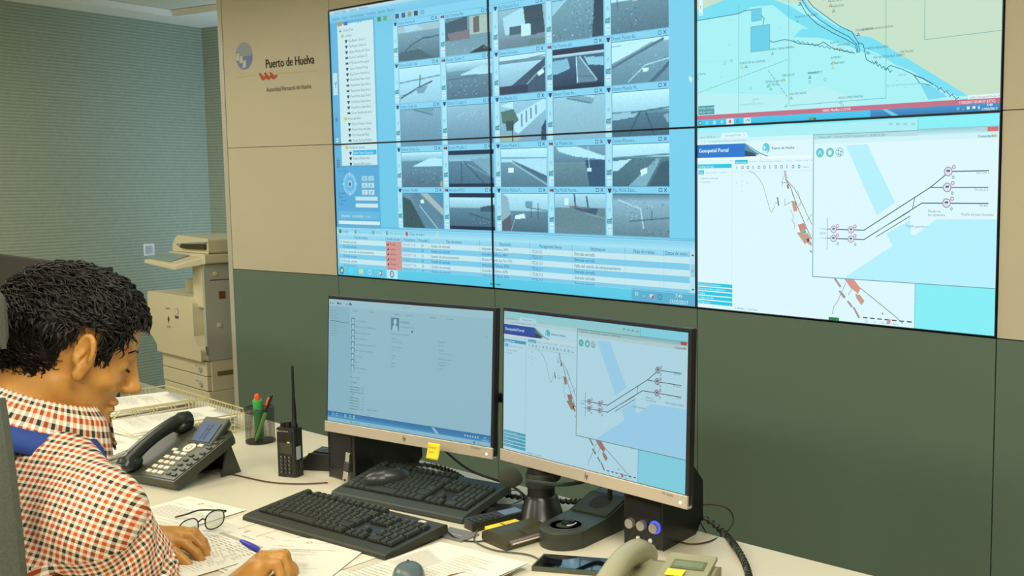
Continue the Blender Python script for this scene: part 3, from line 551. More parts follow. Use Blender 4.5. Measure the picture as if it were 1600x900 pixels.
# ================================================================== portal desktop (wall and right monitor)
def portal(c_, mon=False):
    B = c_; WHT = (220,247,252) if not mon else (168,208,222)
    sk = (134,238,246) if not mon else (122,200,218)
    wt = (180,240,252) if not mon else (146,198,226); tint = (lambda c: c) if not mon else (lambda c: tuple(int(v*0.82) for v in c))
    hb = (40,120,205) if not mon else (36,70,150); tq = (40,198,226) if not mon else (66,150,176)
    P_ = (lambda c: c) if not mon else (lambda c: tuple(int(v*0.72) for v in c))
    B.rect(0,0,1920,1080,sk)
    B.poly([(560,0),(700,0),(900,66),(700,66)],tint((150,242,248)))
    B.rect(0,66,1478,1080,WHT); B.rect(0,10,1478,70,tint((170,238,244))); B.line([(1478,11),(1478,1080)],3,P_((110,180,190))); B.line([(1484,850),(1484,930),(1500,930)],2,P_((150,210,220)))
    B.poly([(0,46),(165,46),(178,66),(0,66)],tint((186,236,242))); B.poly([(180,66),(192,36),(372,36),(390,66)],WHT)
    B.text('Lenox | APH2B, Vie',20,60,17,P_((110,160,170)),sx=0.9); B.text('x',158,60,17,P_((90,120,130))); B.text('Geospatial Portal',215,56,17,P_((110,160,170))); B.text('x',352,54,18,P_((90,120,130)))
    B.rect(0,66,835,92,tint((206,244,248))); B.text('<   C   o  geoapps01.puertohuelva.com/portal_comun',30,86,16,P_((140,180,185)))
    for k,x in enumerate((1310,1352,1394,1440)): B.rect(x,22+k*2,x+22,34+k*2,P_((150,210,225)))
    B.rect(0,100,363,178,hb); B.text('Geospatial Portal',10,146,33,(214,244,250) if not mon else (170,200,225),bold=2)
    B.fan([(363,104),(400,128),(440,150),(470,166),(363,176)],P_((90,140,160))); B.poly([(363,140),(430,158),(450,176),(363,176)],P_((50,80,110))); B.line([(363,102),(420,132),(470,158),(530,178)],6,P_((60,160,205))); B.ring(392,176,10,3,P_((50,60,70)),10)
    B.disc(516,132,26,tint((90,206,222)),20,30); B.poly([(494,140),(516,150),(530,140),(520,162),(504,160)],WHT); B.poly([(500,118),(512,124),(508,138),(498,134)],WHT)
    B.text('Puerto de Huelva',556,140,22,P_((70,110,120)),bold=0.8)
    B.rect(0,178,835,192,tint((236,252,254)))
    B.rect(3,216,264,240,tq); B.text('Catálogo del mapa',8,235,16,(220,248,250)); B.text('x',254,200,16,P_((90,120,130)))
    B.rect(8,252,52,276,tq); B.text('Mapa',12,270,15,(220,248,250)); B.text('Galería de datos    Contenido',62,270,14,P_((150,190,195)))
    B.text('>  o  Elementos Comerciales',8,304,13,P_((100,150,155))); B.text('>  o  Límite Mapa',8,326,13,P_((100,150,155)))
    B.line([(266,200),(266,1080)],2,P_((190,225,230)))
    B.rect(290,195,384,217,tq); B.text('Herramientas',296,213,14,(220,248,250))
    for k,t in enumerate(('Consultas','Gestión de mapas','Medición','Edición','Análisis','Ayuda','Usuario')): B.text(t,(398,470,580,660,725,775,825)[k],210,13,P_((160,195,200)))
    for k in range(12): B.frame(300+k*40,232,312+k*40,246,3,P_((80,110,120))) if k%3 else B.line([(304+k*40,230),(304+k*40,248)],4,P_((80,110,120)))
    B.text('+  Buscar',760,246,14,P_((120,160,170))); B.line([(270,262),(835,262)],1.5,P_((180,220,225)))
    for dx_,dy_ in ((0,-34),(0,0),(0,24),(0,56),(-38,8),(38,8)): B.line([(340+dx_,320+dy_),(346+dx_,320+dy_)],4,P_((150,200,205)))
    L = P_((120,125,125))
    B.line([(396,260),(430,272),(470,308),(500,350),(520,410),(545,480),(558,496),(575,470),(578,452)],2.5,L)
    B.poly([(594,410),(602,410),(612,455),(604,460)],P_((110,110,110))); B.line([(584,444),(600,440)],3,L)
    BR = P_((196,160,140)); RD_ = P_((200,140,130)); LR = P_((212,154,140))
    for p,w_,c in (([(645,262),(655,310),(690,354),(730,450),(790,560),(834,640)],4,P_((150,80,90))),([(653,262),(664,306)],4,L),([(659,311),(715,360),(760,430),(835,560)],3.5,L),([(640,290),(630,330),(660,328),(690,354)],2.5,L),([(628,320),(632,350)],2.5,L),([(690,354),(706,400),(735,450)],2.5,L),([(735,370),(755,420),(760,440),(735,470),(710,480)],2.5,L),([(835,500),(800,540)],2.5,L),([(650,420),(650,455),(700,432)],2.5,L),([(690,480),(712,520),(700,540)],2.5,L)): B.line(p,w_,c)
    B.poly([(695,430),(722,432),(738,485),(712,490)],BR); B.poly([(662,340),(672,338),(680,360),(668,362)],P_((140,120,120)))
    B.poly([(752,560),(782,552),(800,585),(765,600)],RD_); B.poly([(768,600),(792,590),(800,606),(776,616)],P_((70,190,140))); B.poly([(774,620),(806,606),(830,640),(796,650)],BR); B.poly([(740,560),(752,560),(796,660),(786,670)],RD_)
    B.poly([(734,608),(770,600),(834,660),(834,680),(800,660),(790,670)],BR); B.poly([(800,640),(816,636),(820,652),(806,656)],P_((90,80,80)))
    B.line([(700,540),(720,560),(715,590)],2.5,L); B.poly([(820,700),(834,706),(836,720)],P_((90,90,90)))
    for k,t in enumerate(('Búsqueda de Documentos','Búsqueda de Datos (Alfabético)','Análisis','Configuración SIG','Configuración')):
        B.rect(4,928+k*27,271,949+k*27,tq); B.text(t,8,944+k*27,16,(214,246,250) if not mon else (150,205,220))
    B.text('X: 680738.21   Y: 4121738.22',290,1070,14,P_((100,120,120)))
    B.line([(1059,872),(1010,970),(983,1009),(974,1047)],3,L); B.line([(1080,850),(1152,893),(1369,1030),(1410,1062)],4,L); B.line([(1100,900),(1075,935)],3,L)
    B.poly([(1050,850),(1110,848),(1153,895),(1137,925),(1090,895)],LR); B.poly([(1120,925),(1150,930),(1178,960),(1160,985),(1128,950)],BR)
    for q in ([(980,850),(996,850),(1032,890),(1022,898)],[(1012,918),(1026,914),(1060,945),(1050,958)],[(1066,970),(1078,966),(1106,995),(1098,1004)],[(1104,1000),(1116,998),(1152,1050),(1142,1058)]): B.poly(q,P_((160,150,145)))
    for k in range(7): B.line([(1172+k*44,1050),(1196+k*44,1050)],7,P_((80,90,95)))
    B.text('500           0          500            1.000 m',1180,1074,13,P_((120,150,155))); B.poly([(1320,1050),(1340,1046),(1336,1070),(1312,1074)],P_((200,150,160))); B.disc(1290,1020,5,P_((110,120,120)),8)
    # front window
    B.rect(840,66,1920,850,P_((110,170,178))); B.rect(845,70,1920,845,tint((206,240,246))); B.rect(845,70,1480,93,tint((178,222,226))); B.rect(1480,60,1920,92,tint((140,196,204)),tint((190,236,244)))
    B.text('Cliente APH   | Versión 3.0.5.8. Compilación: C_20180126.260',876,88,17,P_((100,150,155)),sx=0.95); B.rect(1790,66,1850,82,tint((170,214,222))); B.rect(1855,64,1910,86,P_((210,110,110)))
    B.rect(848,94,1920,843,WHT); B.rect(848,94,1920,118,tint((206,242,248))); B.text('Conectado',1806,114,19,P_((60,130,150)),bold=1); B.disc(1895,108,8,P_((210,190,110)))
    B.poly([(1050,131),(1183,129),(1354,433),(1246,501)],wt); B.fan([(1067,831),(1342,661),(1305,595),(1430,530),(1442,505),(1451,597),(1591,516),(1907,510),(1920,510),(1920,843),(1060,843)],wt)
    B.poly([(1442,505),(1591,516),(1475,600),(1451,597)],WHT)
    for x,c in ((885,(90,206,214)),(950,(110,206,206)),(1011,(200,238,240))): B.disc(x,166,24,tint(c)); B.ring(x,166,24,2.5,P_((90,180,180)),20)
    B.line([(875,176),(885,156),(895,176)],4,WHT); B.rect(940,156,960,178,WHT)
    for dx_,dy_ in ((-6,-10),(10,-2),(-8,10),(6,14)): B.disc(1011+dx_,166+dy_,4,P_((50,70,120)),8)
    K = P_((60,96,112))
    B.line([(978,582),(1170,582),(1556,355),(1660,277)],5,K); B.line([(1556,356),(1865,356)],5,K); B.line([(1660,277),(1866,275)],5,K); B.line([(978,632),(1170,632),(1510,435),(1867,434)],5,K); B.line([(1467,408),(1457,467)],4,K); B.line([(1262,580),(1442,480)],3,P_((150,200,205)))
    B.line([(1245,615),(1442,503)],4,K); B.line([(937,520),(937,694)],3,P_((80,160,160))); B.dash((890,582),(937,582),7,2.5,K); B.dash((890,632),(937,632),7,2.5,K); B.line([(937,582),(978,582)],4,K); B.line([(937,632),(978,632)],4,K); B.text('ADIF',888,612,18,P_((120,160,165)))
    def dev(x,y,s_=1.0,gr=True):
        B.disc(x,y,24*s_,P_((176,150,176)),18); B.disc(x,y,18*s_,P_((226,240,246)),18); B.rect(x-10*s_,y-9*s_,x+10*s_,y+2*s_,P_((60,110,150))); B.line([(x-10*s_,y+9*s_),(x+10*s_,y+9*s_)],2,P_((150,160,170)))
        B.ring(x+30*s_,y-22*s_,8,4,P_((180,120,150)),10)
        if gr: B.line([(x+28,y+20),(x+34,y+28),(x+28,y+36),(x+22,y+28)],3,P_((70,160,130)),True)
    for x,y in ((1652,277),(1648,356),(1646,434)): dev(x,y,1.0)
    for x,y in ((978,582),(978,632),(1089,582),(1089,632)): dev(x,y,0.85,y > 600)
    for y,t in ((290,'SECTOR 1'),(372,'TN 232 Z-3'),(450,'TN 434')): B.text(t,1866,y,15,P_((110,150,155)),'r')
    B.text('Muelle de',1545,482,18,P_((110,150,155))); B.text('los minerales',1545,500,18,P_((110,150,155))); B.text('Muelle de Juan Gonzalo',1725,494,18,P_((110,150,155))); B.text('Muelle petrolero',1420,560,18,P_((110,150,155)))
    return B
PT = portal(Canvas())
PT.rect(952,1064,1020,1080,(40,140,80)); PT.text('FSX GUEST',955,1077,10,(20,60,50))
# ================================================================== panels
glow_wall = glow('video_wall_picture', 1.0)
bezel_m = mat('panel_bezel', (16,26,52), 0.3, spec=0.6)
def wall_panel(i, row, cv, R, label):
    a = Vector(POST[i]); c = Vector(POST[i+1]); t = (c-a).normalized(); W = (c-a).length
    o = thing('display_screen', label, 'screen', (a.x, a.y, WB+row*WH), math.atan2(t.y, t.x), 'video wall panels')
    B_ = 0.0032; hy = 0.0
    fr = MB()
    fr.box((0.0006,-0.006,0.0006),(W-0.0006,0.014,B_)).box((0.0006,-0.006,WH-B_),(W-0.0006,0.014,WH-0.0006)).box((0.0006,-0.006,B_),(B_,0.014,WH-B_)).box((W-B_,-0.006,B_),(W-0.0006,0.014,WH-B_))
    fr.box((B_,0.003,B_),(W-B_,0.014,WH-B_)); fr.build('bezel', bezel_m, o)
    x0,y0,x1,y1 = R
    cv.build('display', R, W-2*B_, WH-2*B_, glow_wall, o, loc=(B_, 0.0005, B_), eps=3e-6 if len(cv.it) > 20000 else 6e-6)
    return o
wall_panel(1,1,D,(0,0,960,540),'upper left video wall screen with the camera list tree')
wall_panel(2,1,D,(960,0,1920,540),'upper middle video wall screen full of camera pictures, mouse arrow at right')
wall_panel(1,0,D,(0,540,960,1080),'lower left video wall screen with round camera pad and red alarm cells')
wall_panel(2,0,D,(960,540,1920,1080),'lower middle video wall screen with ship picture and 7:49 clock')
wall_panel(3,1,T,(0,0,1920,1080),'video wall screen showing the nautical chart with pale green land, upper right')
wall_panel(3,0,PT,(0,0,1920,1080),'large video wall screen showing the portal map and track diagram, lower right of wall')
# ---- emblem on the cream panel
S = Canvas(); S.rect(-2,-2,-1,-1,(0,0,0))
n=28
S.it = []; S.l = 0
def el(a0,a1): return [(81+27*math.cos(a0+(a1-a0)*k/n), 84+64*math.sin(a0+(a1-a0)*k/n)) for k in range(n+1)]
LS = Canvas()
# units: millimetres on the panel, origin at panel left / z=2.16
LS.fan([(158+62*math.cos(2*PI*k/30), 80+63*math.sin(2*PI*k/30)) for k in range(30)],(150,160,176))
LS.fan([(158+62*math.cos(PI*k/20), 82+61*math.sin(PI*k/20)) for k in range(21)],(118,132,188))
for k in range(7): LS.line([(102+k*3,40+k*8-8),(214-k*2,20+k*9)],1.6,(176,178,180))
for x,y in ((96,66),(121,80),(144,101)): LS.fan([(x+6,y),(x+28,y-3),(x+27,y+32),(x-2,y+34)],(206,204,190)); LS.line([(x+6,y),(x+28,y-3),(x+27,y+32),(x-2,y+34)],1.6,(110,122,160),True)
LS.text('Puerto de Huelva',312,146,57,(46,42,34),sx=0.84,bold=1.5)
LS.text('Autoridad Portuaria de Huelva',312,253,30,(104,96,66),sx=0.84)
LS.fan([(95,173),(240,169),(240,173),(95,177)],(214,198,128)); LS.fan([(390,171),(665,176),(665,179),(390,175)],(206,192,132))
for x in (262,300,338): LS.fan([(x,168),(x+10,164),(x+34,184),(x+52,178),(x+56,186),(x+30,200),(x+18,196)],(186,76,44))
a = Vector(POST[0]); c = Vector(POST[1]); t = (c-a).normalized()
sg = thing('logo_sign', 'printed port emblem and lettering Puerto de Huelva on cream panel', 'sign', (a.x,a.y,1.86), math.atan2(t.y,t.x))
LS.build('lettering', (0,0,759,300), 0.759, 0.300, ink_mat('sign_print',0.6), sg, loc=(0,-0.0006,0), eps=6e-5)
# ================================================================== desk
blk = mat('black_plastic', (34,35,32), 0.42, noise=0.12, nscale=200)
blk2 = mat('satin_black', (24,25,25), 0.28)
gry = mat('charcoal_plastic', (52,56,50), 0.5)
lam = mat('desk_laminate', (214,206,182), 0.36, noise=0.015, nscale=5)
lamE = mat('desk_edging', (150,140,110), 0.5)
chrome = mat('brushed_steel', (190,190,185), 0.3, metal=1.0)
dk = thing('desk', 'long cream laminate desk carrying the monitors and papers', 'desk', (-2.3, 1.2, 0))
pts = [(-5.2,0.74),(0.6,0.74),(0.6,1.77),(-1.137,1.658),(-3.0,1.553),(-5.2,1.54)]
loc = [(x+2.3, y-1.2) for x, y in pts]
MB().prism(loc, 0.722, 0.75).build('desk_top', lam, dk, bevel=0.002)
for x in (-5.1, -2.9, 0.5): MB().box((x+2.3,-0.40,0),(x+2.34,0.32,0.722)).build('leg_panel', lamE, dk)
MB().box((-2.7,0.18,0.25),(2.8,0.2,0.722)).build('modesty_panel', lamE, dk)
# ------------------------------------------------------------------ monitors
silver = mat('silver_chin', (196,184,166), 0.35, metal=0.35)
bezm = mat('monitor_bezel', (26,26,30), 0.35)
glow_mon = glow('monitor_picture', 1.0)
def monitor(loc, yaw, tilt, label, cv, W=0.538, H=0.334):
    o = thing('monitor', label, 'monitor', loc, rot=(-tilt, 0, yaw), group=None)
    h = MB(); ch = 0.0255
    h.box((-W/2, 0.0, -H/2+0.004), (W/2, 0.016, H/2))
    h.add([(-W/2+.02,.016,-H/2+.01),(W/2-.004,.016,-H/2+.01),(W/2-.004,.016,H/2-.008),(-W/2+.02,.016,H/2-.008),(-W/2+.07,.046,-H/2+.05),(W/2-.03,.046,-H/2+.05),(W/2-.03,.046,H/2-.05),(-W/2+.07,.046,H/2-.05)],[(4,5,6,7),(0,1,5,4),(1,2,6,5),(2,3,7,6),(3,0,4,7)])
    h.build('housing', bezm, o, bevel=0.0015)
    MB().box((-W/2-0.003,-0.003,-H/2),(W/2-0.0,0.012,-H/2+ch)).build('chin', silver, o, bevel=0.0012)
    d = cv.build('display', (0,0,1920,1080), W-0.012, H-ch-0.009, glow_mon, o, loc=(-W/2+0.005,-0.0006,-H/2+ch+0.0012), eps=1.5e-6)
    lg = Canvas(); lg.line([(6,0),(2,30)],2.6,(70,66,58)); lg.line([(4,14),(10,12),(9,24)],2.4,(70,66,58)); lg.line([(15,12),(12,36)],2.6,(70,66,58)); lg.line([(15,13),(21,12),(19,25),(14,25)],2.4,(70,66,58))
    lg.build('logo', (0,0,24,38), 0.011, 0.016, ink_mat('logo_ink'), o, loc=(-0.004,-0.0036,-H/2+0.005), eps=4e-5)
    MB().lathe([(0.0,0.0006),(0.0026,0.0006),(0.003,0)],16,(W/2-0.016,-0.0032,-H/2+0.0105),(0,-1,0)).build('power_light', mat('power_led',(255,255,255),0.3,emit=(255,250,240),estr=1.5), o)
    if True:
        t_ = Canvas(); t_.text('EliteDisplay'.upper()[:0]+'IPS display',0,10,9,(120,110,95)); t_.build('print',(0,0,60,12),0.045,0.009,ink_mat('logo_ink'),o,loc=(W/2-0.062,-0.0036,-H/2+0.0165),eps=3e-5)
    return o
M1 = Canvas(); SCc = (141,182,196)
M1.rect(0,0,1920,1080,SCc,(136,178,194)); M1.poly([(0,0),(260,0),(340,1080),(0,1080)],(130,174,190))
M1.rect(0,0,1920,60,(148,188,200)); tcol = (70,110,128)
for x in (20,50,110,130,150,230,260,290): M1.disc(x,36,7,(60,90,110),8)
M1.poly([(104,26),(128,26),(116,46)],(30,50,70)); M1.poly([(262,24),(284,24),(273,46)],(30,50,70)); M1.line([(140,46),(152,26)],4,(40,60,80))
for k,y in enumerate(range(100,330,22)): M1.line([(20,y),(90+((k*37)%60),y+2)],3.5,(104,146,162)); 
M1.line([(20,190),(250,200)],5,(70,110,130)); M1.text('Contactos',300,92,18,tcol); M1.text('Buscar',520,92,18,tcol)
for x in (820,960,1230,1420): M1.line([(x,90),(x+70,92)],4,(90,130,146))
for x in (0,):
    for i,w_ in enumerate((170,300,210,190,300,290,110,40,170)):
        y = 150+i*51; M1.rect(292,y,334,y+42,(84,124,140)); M1.fan([(300,y+42),(300,y+14),(313,y+6),(326,y+14),(326,y+42)],(150,190,204)); M1.disc(313,y+16,8,(160,198,210),10)
        M1.text('APH CONTROL CENTRO ADMIN'[:max(3,w_//14)],346,y+32,19,(88,128,146),sx=1.0)
M1.line([(280,620),(480,620)],2.5,(110,150,165))
M1.text('Grupos de contactos',285,672,17,tcol,sx=0.9); M1.text('> Todos',300,718,19,(50,90,110),bold=1)
for i in range(3): M1.line([(284,752+i*22),(410,754+i*22)],5,(80,120,138)); M1.rect(446,748+i*22,453,755+i*22,(60,80,110)); 
M1.text('> APH',300,820,16,(50,90,110))
for i in range(5): M1.line([(284,846+i*24),(400,848+i*24)],5,(80,120,138)); M1.rect(446,842+i*24,453,849+i*24,(60,80,110))
M1.rect(425,792,433,799,(60,80,110)); M1.rect(425,938,433,945,(60,80,110)); M1.text('<',500,772,16,tcol)
M1.text('Agregar contacto',500,936,18,tcol); M1.text('Editar',500,988,17,tcol)
M1.rect(780,118,876,226,(84,128,146)); M1.fan([(792,226),(800,190),(820,178),(836,178),(856,190),(864,226)],(150,190,204)); M1.disc(828,152,18,(160,200,212),16,25)
M1.text('JFASERES',890,160,28,(80,122,142)); M1.text('jfaseres@apuertohuelva',890,196,17,(90,132,150)); M1.rect(1022,212,1038,232,(70,110,128))
M1.text('Correo   Chat   Contacto',782,260,20,(80,122,142)); 
for x,y,a,b_ in ((790,300,'Oficina','Calendario Activo'),(790,372,'Núm. de teléfono','959 49 31 00'),(790,444,'Trabajo','APH'),(790,510,'Notas','Editar'),(1335,290,'Organizar','ver datos'),(1335,360,'Teléfono','+34 959 493100 ext 2'),(1335,430,'Dirección de correo','puertohuelva.com'),(1335,480,'Avenida Real','Huelva')):
    M1.text(a,x,y,18,(84,126,144)); M1.text(b_,x,y+26,17,(98,140,158))
M1.line([(1842,208),(1870,210)],4,(90,130,146)); M1.text('Contactos - APH',905,30,15,(90,130,146))
for x in (40,130,330): M1.text('enviar',x,968,15,(104,146,162))
M1.rect(0,990,1920,1046,(44,108,156),(60,130,176)); M1.poly([(0,1018),(900,1030),(1920,1046),(0,1046)],(70,140,182)); M1.poly([(1270,996),(1300,996),(1360,1042),(1320,1042)],(140,180,200))
for i,x in enumerate((20,60,110,160,220,280,330,390)): M1.rect(x,1002,x+24,1030,((40,90,170),(90,170,190),(110,180,190),(70,150,180),(140,190,205),(130,185,200),(150,195,205),(80,120,170))[i]); M1.disc(x+12,1016,7,(60,100,140),8)
for x in (1640,1668,1696,1724,1752,1780): M1.rect(x,1012,x+14,1028,(150,185,205))
M1.text('7:49',1860,1020,17,(190,215,225),'c'); M1.text('17/05/2017',1860,1040,16,(190,215,225),'c')
M1.rect(0,1046,1920,1080,(128,178,198)); M1.rect(300,1056,312,1070,(40,80,110)); M1.text('Grupo trabajo',330,1070,16,(80,120,140)); M1.text('Todas',520,1070,16,(80,120,140)); M1.text('Conectado a servidor',900,1072,15,(60,110,160)); M1.rect(1740,1054,1754,1072,(30,90,160)); M1.text('100%',1770,1070,16,(90,130,150))
m1 = monitor((-2.1045,1.3792,1.0444), 0.189, 0.062, 'left desk monitor showing a pale blue contacts page, yellow sticky note on its chin', M1)
PM = portal(Canvas(), True)
m2 = monitor((-1.5440,1.4337,1.0476), 0.0073, 0.036, 'right desk monitor showing the dimmer portal map and track diagram', PM, W=0.541, H=0.336)
# sticky note stuck on the chin
yel = mat('yellow_paper', (240,214,52), 0.8)
st = thing('sticky_note', 'yellow sticky note with handwriting hanging from left monitor chin', 'sticky note', atd(679,692,2.345), 0.189)
def cur(u, v_): 
    return ((u-0.5)*0.037+(v_-0.5)*0.003, -0.003-0.006*(1-v_)**2, (v_-1)*0.036)
MB().grid(cur,4,8).build('note', yel, st, solid=0.0003)
cvn = Canvas(); 
for y,t in ((14,'operador 2'),(30,'opmail 1')): cvn.text(t,5,y,8,(110,100,20))
cvn.build('handwriting',(0,0,50,48),0.034,0.034,ink_mat('pen_ink'),st,loc=(-0.0175,-0.0045,-0.035),eps=2e-5,rot=(0.08,0,0))
# ------------------------------------------------------------------ pole carrying the monitors
po = thing('monitor_pole', 'black pole stand with round base behind the microphone', 'stand', (-1.742,1.475,DZ), 0.12)
MB().lathe([(0.0,0),(0.052,0),(0.054,0.006),(0.046,0.014),(0.036,0.05),(0.031,0.056),(0.0,0.056)],32).build('base', blk2, po)
MB().lathe([(0.030,0.05),(0.030,0.118),(0.026,0.12),(0.026,0.30),(0.0,0.302)],28).build('pole', blk, po)
MB().lathe([(0.032,0),(0.0335,0.002),(0.0335,0.03),(0.032,0.032)],28,(0,0,0.075)).build('collar', gry, po)
MB().cyl((0.030,0.0,0.105),0.012,0.018,16,(1,0,0)).build('clamp_knob', blk, po)
f_ = MB(); f_.prism([(-0.02,0.01),(-0.15,-0.055),(-0.158,-0.045),(-0.155,-0.03),(-0.06,0.03),(0.0,0.045)],0.0,0.016); f_.build('foot', blk2, po, bevel=0.005)
f_ = MB(); f_.tube([(-0.19,0.02,0.25),(0,0,0.26),(0.12,0.0,0.27)],0.012,10); f_.build('cross_arm', blk, po)
# ------------------------------------------------------------------ speakers
def speaker_body(o, w_, d_, h_, side):
    mb = MB(); pr_ = [(0,0),(0,h_-0.02),(0.012,h_),(d_*0.6,h_),(d_,h_*0.62),(d_,0.03),(d_-0.03,0)]
    mb.prism(pr_, -w_/2, w_/2, 'x'); mb.build('cabinet', blk2, o, bevel=0.006, seg=3)
sp2 = thing('speaker', 'black desktop speaker with three silver knobs under right monitor', 'speaker', (-1.449,1.492,DZ), 0.17, group=None)
speaker_body(sp2,0.094,0.155,0.175,1)
MB().box((-0.043,-0.002,0.062),(0.043,0.002,0.165)).build('grille', mat('speaker_cloth',(22,22,20),0.9,bump=0.6,bscale=900), sp2, bevel=0.004)
kn = mat('knob_silver', (176,170,160), 0.35, metal=0.4)
for i,x in enumerate((-0.029,-0.001,0.029)):
    k = MB().lathe([(0.0105,0),(0.0098,0.010),(0.0,0.0105)],24,(x,-0.0005,0.047),(0,-1,0)).build('knob', kn, sp2)
    if i == 2: MB().lathe([(0.0112,0.0003),(0.0135,0.0005),(0.0135,0.0018),(0.0112,0.002)],24,(x,0.0,0.047),(0,-1,0)).build('light_ring', mat('blue_ring',(40,70,255),0.3,emit=(50,80,255),estr=1.6), k)
for x in (-0.012,0.018): MB().lathe([(0.0022,0.0),(0.0045,0.0),(0.0045,0.003),(0.0022,0.003)],16,(x,0.0,0.018),(0,-1,0)).build('jack', mat('jack_ring',(210,210,205),0.3), sp2)
sp1 = thing('speaker', 'black desktop speaker standing under the left monitor by radio', 'speaker', (-2.345,1.345,DZ), 0.05)
speaker_body(sp1,0.115,0.20,0.205,1)
MB().box((-0.045,-0.002,0.03),(0.045,0.002,0.19)).build('grille', mat('speaker_cloth',(22,22,20),0.9), sp1, bevel=0.004)
# usb reader leaning on it
ur = thing('usb_stick', 'silver and black usb stick standing against left speaker', 'usb stick', (-2.300,1.335,DZ+0.004), 0.35)
ur.rotation_euler = (0.0,0.16,0.3)
MB().box((-0.0085,-0.014,0),(0.0085,-0.004,0.034)).build('cap', chrome, ur, bevel=0.002)
MB().box((-0.0085,-0.014,0.0345),(0.0085,-0.004,0.058)).build('body', gry, ur, bevel=0.002)
MB().box((-0.0065,-0.013,0.058),(0.0065,-0.006,0.082)).build('plug', chrome, ur, bevel=0.001)
MB().cyl((0,-0.0142,0.012),0.003,0.0006,12,(0,-1,0)).build('eyelet', blk2, ur)
# ------------------------------------------------------------------ keyboards
keycap = {}
def keyboard(label, loc, yaw, W, Dp, tiltz, mats, lettering, group=None, rest=0.0):
    o = thing('keyboard', label, 'keyboard', loc, rot=(tiltz,0,yaw)); kbm, keym = mats
    b_ = MB(); b_.prism([(-Dp/2,0),(Dp/2,0),(Dp/2,0.016),(Dp/2-0.004,0.020),(-Dp/2+0.022,0.014),(-Dp/2+0.004,0.012),(-Dp/2,0.008)], -W/2, W/2, 'x'); b_.build('case', kbm, o, bevel=0.003, seg=3)
    tr = MB(); sl = 0.006/(Dp-0.026); tr.T = Matrix.Translation((0,0.006,0.0172))@Matrix.Rotation(math.atan(sl),4,'X')
    tr.box((-W/2+0.010,-Dp/2+0.022,-0.002),(W/2-0.010,Dp/2-0.016,-0.0003)); tr.build('key_bed', blk2, o)
    # layout in units
    u = (W-0.03)/22.5; rows = []
    yk = lambda r: -Dp/2+0.026+r*((Dp-0.054)/5.3)
    ks = []
    for r,(ws) in enumerate(([1.4,1.1,1.2,6,1.2,1.1,1.1,1.4],[1.25]+[1]*11+[2.25],[1.75]+[1]*11+[1.75],[1.5]+[1]*12+[1],[1]*13+[1.6])):
        x = 0
        for q in ws: ks.append((x,r,q,1)); x += q
    for r,xs in ((0,(15.1,16.1,17.1)),(1,(16.1,)),(3,(15.1,16.1,17.1)),(4,(15.1,16.1,17.1))):
        for x in xs: ks.append((x,r,1,1))
    for r in range(5):
        for c in range(4):
            if c == 3 and r in (0,2): ks.append((18.6+3,r,0.9,1.9))
            elif c == 3 and r in (1,3): pass
            elif r == 0 and c == 0: ks.append((18.6,r,2,1))
            elif r == 0 and c == 1: pass
            else: ks.append((18.6+c,r,1 if c < 3 else 0.9,1))
    for c in range(13): ks.append((c*1.0+(0 if c == 0 else 0.9 if c < 5 else 1.3 if c < 9 else 1.6),5.3,0.95,0.85))
    rowh = (Dp-0.054)/5.3; meshes = {}
    T = Matrix.Translation((0,0.006,0.0172))@Matrix.Rotation(math.atan(sl),4,'X'); over = []
    def capmb(w_,h_):
        m_ = MB(); a,bb = w_*u-0.0016, h_*rowh-0.0014; t_ = 0.0022
        vs = [(0,0,0),(a,0,0),(a,bb,0),(0,bb,0),(t_,t_*.6,.006),(a-t_,t_*.6,.006),(a-t_,bb-t_*1.2,.0066),(t_,bb-t_*1.2,.0066)]
        m_.add(vs,[(0,3,2,1),(4,5,6,7),(0,1,5,4),(1,2,6,5),(2,3,7,6),(3,0,4,7)]); return m_
    pr0 = {}
    for i,(x,r,w_,h_) in enumerate(ks):
        X, Y = -W/2+0.0135+x*u, yk(r)
        if i >= 100: over.append((X,Y,w_,h_)); continue
        if (w_,h_) not in pr0: k = capmb(w_,h_).build('key', keym, o, bevel=0.0006, seg=1); pr0[(w_,h_)] = k
        else: k = pr0[(w_,h_)].copy(); COL.objects.link(k); k.parent = o
        k.matrix_local = T@Matrix.Translation((X,Y,0))
    if over:
        m_ = MB()
        for X,Y,w_,h_ in over:
            m_.T = T@Matrix.Translation((X,Y,0)); c_ = capmb(w_,h_); m_.add(c_.v, c_.f)
        k = m_.build('key_block', keym, o); k['kind'] = 'stuff'
    lt = Canvas(); abc = 'CSFDQWERTYUIOPASDFGHJKLNZXCVBM1234567890QWERTYUIOPASDFGHJKLMZXCVBNM123456789+QWERTYUIO'*2
    for i,(x,r,w_,h_) in enumerate(ks):
        if w_ > 2.4: continue
        X, Y = (0.0135+x*u)*1000, (Dp/2-yk(r))*1000
        lt.text(abc[i], X+3.2, Y-rowh*h_*1000+7.5, 5.2, lettering)
    lt.build('legends', (0,0,W*1000,Dp*1000), W, Dp, ink_mat('key_print'), o, loc=(0,0,0), eps=2e-7, flat=True).matrix_local = T@Matrix.Translation((-W/2,-Dp/2,0.0068))
    for x in (-W/2+0.03, W/2-0.05): MB().box((x,Dp/2-0.03,-0.010-rest),(x+0.02,Dp/2-0.02,0.001)).build('foot', blk, o)
    return o
kg = mat('keyboard_case', (46,50,40), 0.45); kk = mat('keycap_dark', (38,42,34), 0.42)
k1 = keyboard('black keyboard nearest the writing hand, pale key letters', (-2.010,1.150,DZ+0.005), 0.151, 0.458, 0.168, 0.055, (kg,kk), (196,192,170))
sc_ = Canvas(); sc_.rect(0,0,20,10,(214,206,180)); sc_.text('DELL'[:0]+'PC 2',2,8,7,(90,80,60)); 
